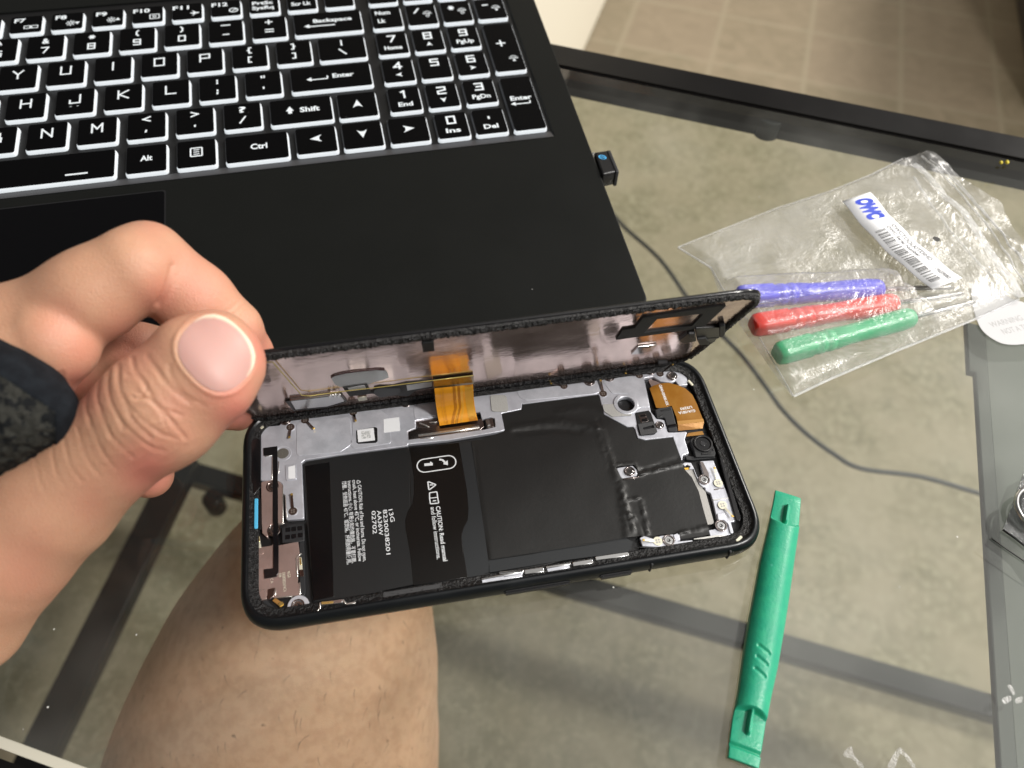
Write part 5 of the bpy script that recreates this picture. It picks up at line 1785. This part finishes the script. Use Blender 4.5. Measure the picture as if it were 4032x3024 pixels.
flat('vent_hole', circ((c[0] - BC[0], c[1] - BC[1]), 1.5), 5.9, 6.0, M['rail'], bag)
# barcode label on the bag
LZ = 8.6
LB = L('F1 490,75 1790,1415 1480,1580 140,270', LZ)
lo_ = Vector(LB[3]); lx = (Vector(LB[2]) - lo_); LWd = lx.length; lx.normalize(); ly = Vector((-lx.y, lx.x)); LHt = (Vector(LB[0]) - lo_).dot(ly)
lab = thing('barcode_label', 'white printed barcode label with blue logo letters on the zip bag', 'label', Frame((lo_.x, lo_.y, LZ)))
def lab_pt(u, v, dz=0.0):
    """u along the label 0..LWd, v across; the label sags gently like the bag under it"""
    sag = -3.2 * sin(pi * u / LWd)
    bow = -1.35 * sin(pi * u / LWd)
    p = lx * u + ly * (v + bow)
    return (p.x, p.y, sag * .35 + dz + .25 * sin(u * .35))
def lab_strip(name, u0_, u1_, v0, v1, m, dz, par, n=24):
    vs, fs = [], []
    for i in range(n + 1):
        u = u0_ + (u1_ - u0_) * i / n
        vs += [lab_pt(u, v0, dz), lab_pt(u, v1, dz)]
    for i in range(n): fs.append((2 * i, 2 * i + 2, 2 * i + 3, 2 * i + 1))
    return mesh(name, vs, fs, m, par, True)
LH = LHt
sheet = lab_strip('label_sheet', 0, LWd, 0, LH, M['label'], 0, lab, 40)
sheet.modifiers.new('thick', 'SOLIDIFY').thickness = .0002
def lab_text(s, u0_, u1_, v, h, m, bold=0, shear=0):
    me = textmesh(s, bold)
    xs = [q.co.x for q in me.vertices]; x0, x1 = min(xs), max(xs)
    for q in me.vertices:
        y = q.co.y * h / .69
        u = u0_ + (q.co.x - x0) / (x1 - x0) * (u1_ - u0_) + shear * y
        q.co = Vector(lab_pt(u, v + y, .06)) * MM
    me.name = 'label_print'
    link('label_print', me, m, lab)
def luv(s):
    out = []
    for p in L(s, LZ):
        v = Vector(p) - lo_
        u = v.dot(lx); out.append((u, v.dot(ly) + 1.35 * sin(pi * u / LWd)))
    return out
a, b = luv('F1 385,275 610,500')
k0 = luv('F1 345,225')[0][0]; k1 = luv('F1 650,500')[0][0]
lab_text('OWC', a[0] - 1.5, b[0] + .3, LH * .36, LH * .46, M['blueink'], .085, .15)
a, b = luv('F1 790,630 1340,1185')
lab_text('OWCTOOLKITDIHD', a[0], b[0], LH * .76, LH * .13, M['greyink'], .035)
a, b = luv('F1 750,640 1200,1110')
lab_text('OWC Serial Number', a[0], b[0], LH * .60, LH * .11, M['greyink'], .035)
a, b = luv('F1 1360,1280 1640,1450')
lab_text('119659083', a[0], b[0], LH * .66, LH * .13, M['greyink'], .035)
a, b = luv('F1 640,700 1500,1460')
random.seed(3)
u = a[0]
bars_v, bars_f = [], []
while u < b[0]:
    w = random.choice((.22, .3, .42, .55))
    k = len(bars_v)
    bars_v += [lab_pt(u, LH * .16, .05), lab_pt(u + w, LH * .16, .05), lab_pt(u + w, LH * .52, .05), lab_pt(u, LH * .52, .05)]
    bars_f.append((k, k + 1, k + 2, k + 3))
    u += w + random.choice((.18, .28, .5, .9))
mesh('barcode', bars_v, bars_f, M['darkink'], lab)
# paper tag tucked under the bag
tg = L('F4 1090,400 1200,385 1400,450 1600,590 1765,640 2000,760 2100,900 2000,1150 1765,1180 1600,1190 1450,1165 1300,1080 1200,980 1140,850 1100,700 1070,480', .5)
TGF = Frame((tg[0][0], tg[0][1], 0))
tag_o = thing('paper_tag', 'white rounded paper tag half under the corner of the zip bag', 'tag', TGF)
flat('tag_sheet', smoothline([(p[0] - tg[0][0], p[1] - tg[0][1]) for p in tg], 4, True), .45, .75, M['paper'], tag_o, .05)
for st, s_ in (('WARNING', 'F4 1350,960 1765,860'), ('NOT A TOY', 'F4 1510,1050 1900,960')):
    a, b = L(s_, .8)
    text('tag_print', st, (a[0] - tg[0][0], a[1] - tg[0][1]), (b[0] - tg[0][0], b[1] - tg[0][1]), 2.6, .77, M['faint'], tag_o)

# ================================================================== SUCTION TOOL IN ITS BLISTER at the right edge
q = L('D3 1370,610', 2)[0]
st_ = thing('suction_cup', 'steel ringed suction tool in a grey plastic sleeve at the right edge', 'suction cup', Frame((q[0], q[1], 0)))
tor_v, tor_f = [], []
for i in range(48):
    for k in range(10):
        a, b = 2 * pi * i / 48, 2 * pi * k / 10
        tor_v.append(((8.6 + .8 * cos(b)) * cos(a), (8.6 + .8 * cos(b)) * sin(a), 4 + .8 * sin(b)))
for i in range(48):
    for k in range(10):
        a, b = i * 10 + k, i * 10 + (k + 1) % 10
        c_, d_ = ((i + 1) % 48) * 10 + k, ((i + 1) % 48) * 10 + (k + 1) % 10
        tor_f.append((a, b, d_, c_))
mesh('steel_ring', tor_v, tor_f, M['steel'], st_, True)
flat('rubber_cup', circ((0, 0), 7.8, 40), .5, 3.6, M['darkfilm'], st_, 1.0)
def wl2(s, z=.5): return [(p[0] - q[0], p[1] - q[1]) for p in L(s, z)]
flat('plastic_sleeve', wl2('D3 965,790 1194,165 1700,-100 2000,900 1400,1250 1194,965', .4), .3, .45, M['darkfilm'], st_)
tube('sleeve_edge', [(p[0], p[1], .8) for p in wl2('D3 965,790 1100,885 1194,958 1500,1190', .8)], .35, M['black'], st_, 8)
tube('sleeve_edge', [(p[0], p[1], .5) for p in wl2('D3 835,880 960,970 1194,1130 1500,1330', .5)], .25, M['rail'], st_, 8)

# ================================================================== PERSON: left hand and the leg below the glass
def build_hand():
    lo = np.array((-165, -85, -2.)); hi = np.array((-52, 95, 122.))
    h = .85
    P_ = grid_pts(lo, hi, h)
    # thumb: two parallel chains make the flattened tip
    t1 = chain(P_, [gd(463, 752, 184, 84), gd(420, 778, 182, 92), gd(348, 862, 182, 104)], 3)
    t2 = chain(P_, [gd(492, 788, 184, 80), gd(458, 822, 182, 90), gd(372, 900, 183, 98)], 3)
    t3 = chain(P_, [gd(352, 874, 183, 112), gd(310, 912, 184, 110), gd(213, 993, 186, 104), gd(115, 1085, 188, 122), gd(0, 1178, 190, 146), gd(-120, 1290, 192, 190)], 6)
    thumb = smin(smin(t1, t2, 3.5), t3, 5)
    idx = chain(P_, [gd(-130, 842, 196, 150), gd(20, 742, 192, 114), gd(195, 640, 190, 93), gd(290, 582, 191, 92)], 5)
    idx2 = chain(P_, [gd(318, 566, 196, 88), gd(424, 652, 201, 77), gd(500, 713, 206, 60), gd(540, 762, 214, 43), gd(548, 780, 219, 38)], 4)
    idx = smin(idx, idx2, 1.8)
    web = chain(P_, [gd(114, 742, 186, 96), gd(20, 800, 188, 120), gd(-60, 900, 190, 130)], 4)
    mid = chain(P_, [gd(-80, 830, 232, 100), gd(200, 785, 226, 74), gd(300, 762, 222, 60), gd(360, 775, 226, 54)], 4)
    mid2 = chain(P_, [gd(350, 765, 225, 54), gd(440, 845, 244, 52), gd(490, 880, 258, 44), gd(514, 893, 264, 38)], 3)
    mid = smin(mid, mid2, 2.5)
    rng_ = chain(P_, [gd(-80, 900, 236, 95), gd(140, 838, 236, 60), gd(215, 880, 240, 52), gd(270, 970, 248, 50), gd(323, 1026, 246, 50)], 3)
    pnk = chain(P_, [gd(-80, 990, 240, 90), gd(60, 960, 246, 50), gd(120, 1000, 246, 44), gd(150, 1050, 244, 38)], 3)
    palm = chain(P_, [gd(-140, 800, 214, 150), gd(-120, 1000, 214, 170)], 8)
    f = smin(idx, web, 1.6)
    f = smin(f, smin(thumb, palm, 9), 2.0)
    others = np.minimum(np.minimum(mid, rng_), pnk)
    f = smin(f, others, 1.2)
    V, F_ = surface_net(f, lo, h)
    return subdivide_mesh(V, F_, 1)

hand = build_hand()
nv_ = len(hand.vertices)
co = np.zeros(nv_ * 3); hand.vertices.foreach_get('co', co); co = co.reshape(-1, 3) / MM
no = np.zeros(nv_ * 3); hand.vertices.foreach_get('normal', no); no = no.reshape(-1, 3)
view = co - CAMP; view /= np.linalg.norm(view, axis=1)[:, None]
if ((no * view).sum(1)[(project(co)[:, 2] < 190)]).mean() > 0:
    hand.flip_normals(); no = -no
facing = np.clip(-(no * view).sum(1) * 3 + .2, 0, 1)
pj = project(co)
near = 1 / (1 + np.exp((pj[:, 2] - 203) / 1.5))
NC = np.array((468.0, 762.0)); NA = np.array((.717, -.697)); NB = np.array((.697, .717))
NLh, NWh = 73.0, 84.0
def nail_e(p2):
    d = p2 - NC
    a = (d @ NA) / NLh; b = (d @ NB) / NWh
    return (np.abs(a) ** 2.5 + np.abs(b) ** 2.5) ** (1 / 2.5), a, b
e, na_, nb_ = nail_e(pj[:, :2])
bvh = BVHTree.FromPolygons([Vector(c) for c in co], [tuple(p.vertices) for p in hand.polygons])
disp = np.zeros(nv_)
tf = facing * near
disp += tf * (-.55 * np.clip((1.02 - e) / .10, 0, 1) + .26 * np.exp(-((e - 1.09) / .055) ** 2) * np.clip(.75 - na_, 0, 1.2))
def g(s): return [(x / 1.8228, y / 1.8228) for x, y in parse(s)]
CREASES = [('B4 1250,455 1232,520 1214,590 1190,655 1150,730', 6, 1.5), ('B4 452,1230 458,1340', 4, .7),
           ('B4 1640,790 1700,745 1745,700', 3.5, .35), ('B4 1690,810 1750,760 1790,720', 3, .22), ('B4 1560,640 1620,690 1660,740', 3, .15),
           ('B4 1150,700 1120,730 1090,760', 8, .02), ('B4 960,1130 985,1220 1060,1330 1130,1450 1260,1600 1340,1700', 4.5, .55), ('B4 1070,1110 1130,1200 1240,1340 1380,1450', 5, .5),
           ('B4 860,1180 860,1300 900,1440 970,1580 1090,1700', 4.5, .55), ('B4 790,1210 780,1340 820,1480 890,1640', 4, .45), ('B4 1230,1180 1245,1260 1330,1380 1480,1470', 4.5, .35),
           ('B4 920,1250 1010,1260 1060,1330 1010,1420 960,1400', 3, .35), ('B4 1000,1420 1080,1420 1150,1500 1200,1600', 3, .4), ('B4 720,1260 700,1400 740,1560 800,1700', 4, .4),
           ('B4 650,1300 620,1460 650,1620', 4, .3), ('C1 520,60 590,150 680,220 760,250', 4, .4), ('C1 470,90 540,200 640,280 700,300', 4, .4), ('C1 430,110 480,240 570,330', 4, .3),
           ('C1 380,150 430,290 500,380', 4, .3), ('C1 330,200 370,330 430,410', 4, .25), ('C1 270,240 300,360 350,430', 4, .25), ('C1 580,40 680,110 780,150', 4, .3), ('C1 220,280 240,390 280,460', 4, .2),
           ('C1 150,330 170,430 210,500', 4, .15), ('B4 1120,480 1060,430 1000,400', 5, .1)]
for s_, w, a in CREASES:
    line = smoothline(g(s_), 5)
    dd = seg_dist(pj[:, :2], line)
    jit = 1 + .35 * np.sin(pj[:, 0] * .07 + pj[:, 1] * .05)
    ok = (dd < w * 4)
    disp -= tf * a * .42 * jit * (np.exp(-(dd / w) ** 2) - (.0 if w > 5.5 else .25) * np.exp(-((dd - w * 2.3) / (w * 1.3)) ** 2)) * ok * (e > 1.1)
# fine wrinkles across the thumb joint
wr = np.exp(-(((pj[:, 0] - 290) / 110) ** 2 + ((pj[:, 1] - 960) / 110) ** 2))
n_w = np.array([noise.noise(Vector((p[0] * .020 + p[1] * .045, p[0] * .012 - p[1] * .006, 0))) if w > .05 and t > .1 else 0 for p, w, t in zip(pj, wr, tf)])
disp += tf * wr * (.26 * np.abs(n_w) ** .7 * -1) * (e > 1.1)
co2 = co + no * disp[:, None]
red = np.zeros(nv_)
for (x, y, r_, a) in ((545, 760, 60, .8), (500, 850, 70, .75), (430, 620, 90, .45), (350, 640, 60, .55), (512, 893, 60, .95), (320, 1020, 70, 1.0), (280, 740, 70, .6), (180, 760, 60, .45), (170, 840, 60, .8),
                      (130, 700, 60, .35), (390, 950, 60, .3), (330, 480, 40, .3), (200, 1080, 60, .25), (60, 1230, 90, .3), (385, 880, 50, .3)):
    red = np.maximum(red, a * np.exp(-(((pj[:, 0] - x) / r_) ** 2 + ((pj[:, 1] - y) / r_) ** 2)))

# leg under the table
def build_leg():
    lo = np.array((-260, -330, -330.)); hi = np.array((60, 130, -22.))
    h = 4.0
    P_ = grid_pts(lo, hi, h)
    f = chain(P_, [gd(732, 1150, 412, 140), gd(708, 1225, 412, 180), gd(674, 1350, 414, 248), gd(634, 1500, 424, 294), gd(600, 1660, 440, 330), gd(570, 1900, 470, 375)], 20)
    V, F_ = surface_net(f, lo, h)
    return subdivide_mesh(V, F_, 1)
leg = build_leg()
bm = bmesh.new()
bm.from_mesh(hand)
bm.verts.ensure_lookup_table()
for i, v in enumerate(bm.verts): v.co = Vector(co2[i]) * MM
l1 = bm.verts.layers.float.new('red'); l2 = bm.verts.layers.float.new('leg')
for i, v in enumerate(bm.verts): v[l1] = float(red[i]); v[l2] = 0.0
k = len(bm.verts)
bm.from_mesh(leg)
bm.verts.ensure_lookup_table()
for v in bm.verts[k:]: v[l2] = 1.0
me = bpy.data.meshes.new('person')
bm.to_mesh(me); bm.free()
person = link('person', me, M['skin'], None, True)
tag(person, 'person with bare knee under the glass, left hand in dark brace pinching the phone screen', 'person')
hb = BVHTree.FromPolygons([Vector(c) for c in co2], [tuple(p.vertices) for p in hand.polygons])

# short hairs on the leg
co3 = np.zeros(len(leg.vertices) * 3); leg.vertices.foreach_get('co', co3); co3 = co3.reshape(-1, 3) / MM
no3 = np.zeros(len(leg.vertices) * 3); leg.vertices.foreach_get('normal', no3); no3 = no3.reshape(-1, 3)
if (no3[:, 2] * (co3[:, 2] - co3[:, 2].mean())).mean() < 0: no3 = -no3
rs = np.random.RandomState(4)
top_i = np.where(no3[:, 2] > .15)[0]
hv, hf = [], []
for i in rs.choice(top_i, 420, replace=False):
    c, n_ = co3[i], no3[i]
    t = np.array((-.3, -1, 0)) + rs.normal(0, .35, 3); t -= n_ * (t @ n_); t /= np.linalg.norm(t)
    ln = rs.uniform(3, 8); b_ = np.cross(n_, t) * .085
    ps = [c - n_ * .1, c + t * ln * .35 + n_ * .5, c + t * ln * .7 + n_ * .75 + b_ * 8, c + t * ln + n_ * .7 + b_ * 20]
    k = len(hv)
    for j, p in enumerate(ps):
        w_ = (1 - j / 3.3)
        hv += [tuple(p + b_ * w_), tuple(p - b_ * w_), tuple(p + n_ * .09 * w_)]
    for j in range(3):
        a = k + j * 3
        hf += [(a, a + 1, a + 4, a + 3), (a + 1, a + 2, a + 5, a + 4), (a + 2, a, a + 3, a + 5)]
tag(mesh('leg_hair', hv, hf, mat('brown_hair', (.05, .03, .02), .6), person), kind='stuff')

# thumb nail laid on the thumb
nn_a, nn_b = 44, 44
vs, fs, att = [], [], []
pts = {}
for i in range(nn_a + 1):
    for j in range(nn_b + 1):
        a = -1 + 2 * i / nn_a; b = -1 + 2 * j / nn_b
        m_e = (abs(a) ** 2.5 + abs(b) ** 2.5) ** (1 / 2.5)
        mx = max(abs(a), abs(b))
        if m_e > 1e-6: a, b = a * mx / m_e, b * mx / m_e
        p2 = NC + NA * a * NLh * 1.0 + NB * b * NWh
        d = CM @ np.array([(p2[0] * 1.8228 - IW / 2) / FPX, (IH / 2 - p2[1] * 1.8228) / FPX, -1.0])
        hit = bvh.ray_cast(Vector(CAMP), Vector(d).normalized())
        q = hit[0] + hit[1] * (.02 if hit[1].dot(Vector(d)) < 0 else -.02)
        q = q - Vector(d).normalized() * (.10 + .25 * max(a, 0))
        vs.append(tuple(q))
        att.append(min(1, max(0, (((max(a, 0) ** 2 + (b * .93) ** 2 * (1 if a > 0 else 0)) ** .5) - .90) / .05)) if a > .15 else 0.0)
ZD_ = np.array(vs)
for i in range(nn_a):
    for j in range(nn_b):
        a = i * (nn_b + 1) + j
        fs.append((a, a + 1, a + nn_b + 2, a + nn_b + 1))
nl = mesh('thumbnail', vs, fs, M['nail'], person, True)
sm_ = nl.modifiers.new('smooth', 'SMOOTH'); sm_.iterations = 4; sm_.factor = .5
at_ = nl.data.attributes.new('edge', 'FLOAT', 'POINT')
at_.data.foreach_set('value', att)

# brace between thumb and index finger
def build_brace():
    lo = np.array((-165, -60, 40.)); hi = np.array((-75, 70, 125.))
    h = .8
    P_ = grid_pts(lo, hi, h)
    f1 = chain(P_, [gd(98, 896, 175, 58), gd(30, 884, 176, 108), gd(-60, 880, 180, 165), gd(-160, 880, 184, 230)], 5)
    V, F_ = surface_net(f1, lo, h)
    return V, F_
V, F_ = build_brace()
bme = subdivide_mesh(V, F_, 1)
n_ = len(bme.vertices)
c_ = np.zeros(n_ * 3); bme.vertices.foreach_get('co', c_); c_ = c_.reshape(-1, 3) / MM
nn_ = np.zeros(n_ * 3); bme.vertices.foreach_get('normal', nn_); nn_ = nn_.reshape(-1, 3)
if ((nn_ * (c_ - c_.mean(0))).sum(1)).mean() < 0: bme.flip_normals(); nn_ = -nn_
p_ = project(c_)
sd = (p_[:, 1] - (744 + (p_[:, 0]) * .66))            # px below the upper rim
bandm = np.maximum(np.exp(-np.maximum(sd - 62, 0) ** 2 / 60), (p_[:, 0] > 118) * 1.0)
kn = np.array([noise.noise(Vector((q[0] * .75, q[1] * .75, q[2] * .75))) for q in c_])
dsp = .55 * bandm + (1 - bandm) * (.55 * kn)
c_ = c_ + nn_ * dsp[:, None]
bme.vertices.foreach_set('co', (c_ * MM).ravel())
fm = np.array([bandm[list(p.vertices)].mean() > .5 for p in bme.polygons])
for nm, sel, mt in (('brace_edging', fm, M['braceband']), ('wrist_brace', ~fm, M['brace'])):
    b_ = bmesh.new(); b_.from_mesh(bme); b_.faces.ensure_lookup_table()
    bmesh.ops.delete(b_, geom=[f for f, s_ in zip(b_.faces[:], sel) if not s_], context='FACES')
    m__ = bpy.data.meshes.new(nm); b_.to_mesh(m__); b_.free()
    link(nm, m__, mt, person, True)

# two yellow crumbs caught on the table frame
q = L('D2 730,86', 1.2)[0]
crm = thing('yellow_crumb', 'tiny yellow crumbs on the black table frame at the upper right', 'crumb', Frame((q[0], q[1], 0)))
for dx, dy, r_ in ((-1.6, .1, .8), (1.5, -.1, .9)):
    bm = bmesh.new()
    bmesh.ops.create_icosphere(bm, subdivisions=2, radius=r_ * MM)
    for v in bm.verts:
        v.co *= 1 + .5 * noise.noise(v.co * 900)
        v.co += Vector((dx, dy, 1.6)) * MM
    me = bpy.data.meshes.new('crumb'); bm.to_mesh(me); bm.free()
    link('crumb', me, M.get('crumb') or M.setdefault('crumb', mat('yellow_crumb', (.75, .62, .06), .6)), crm, True)
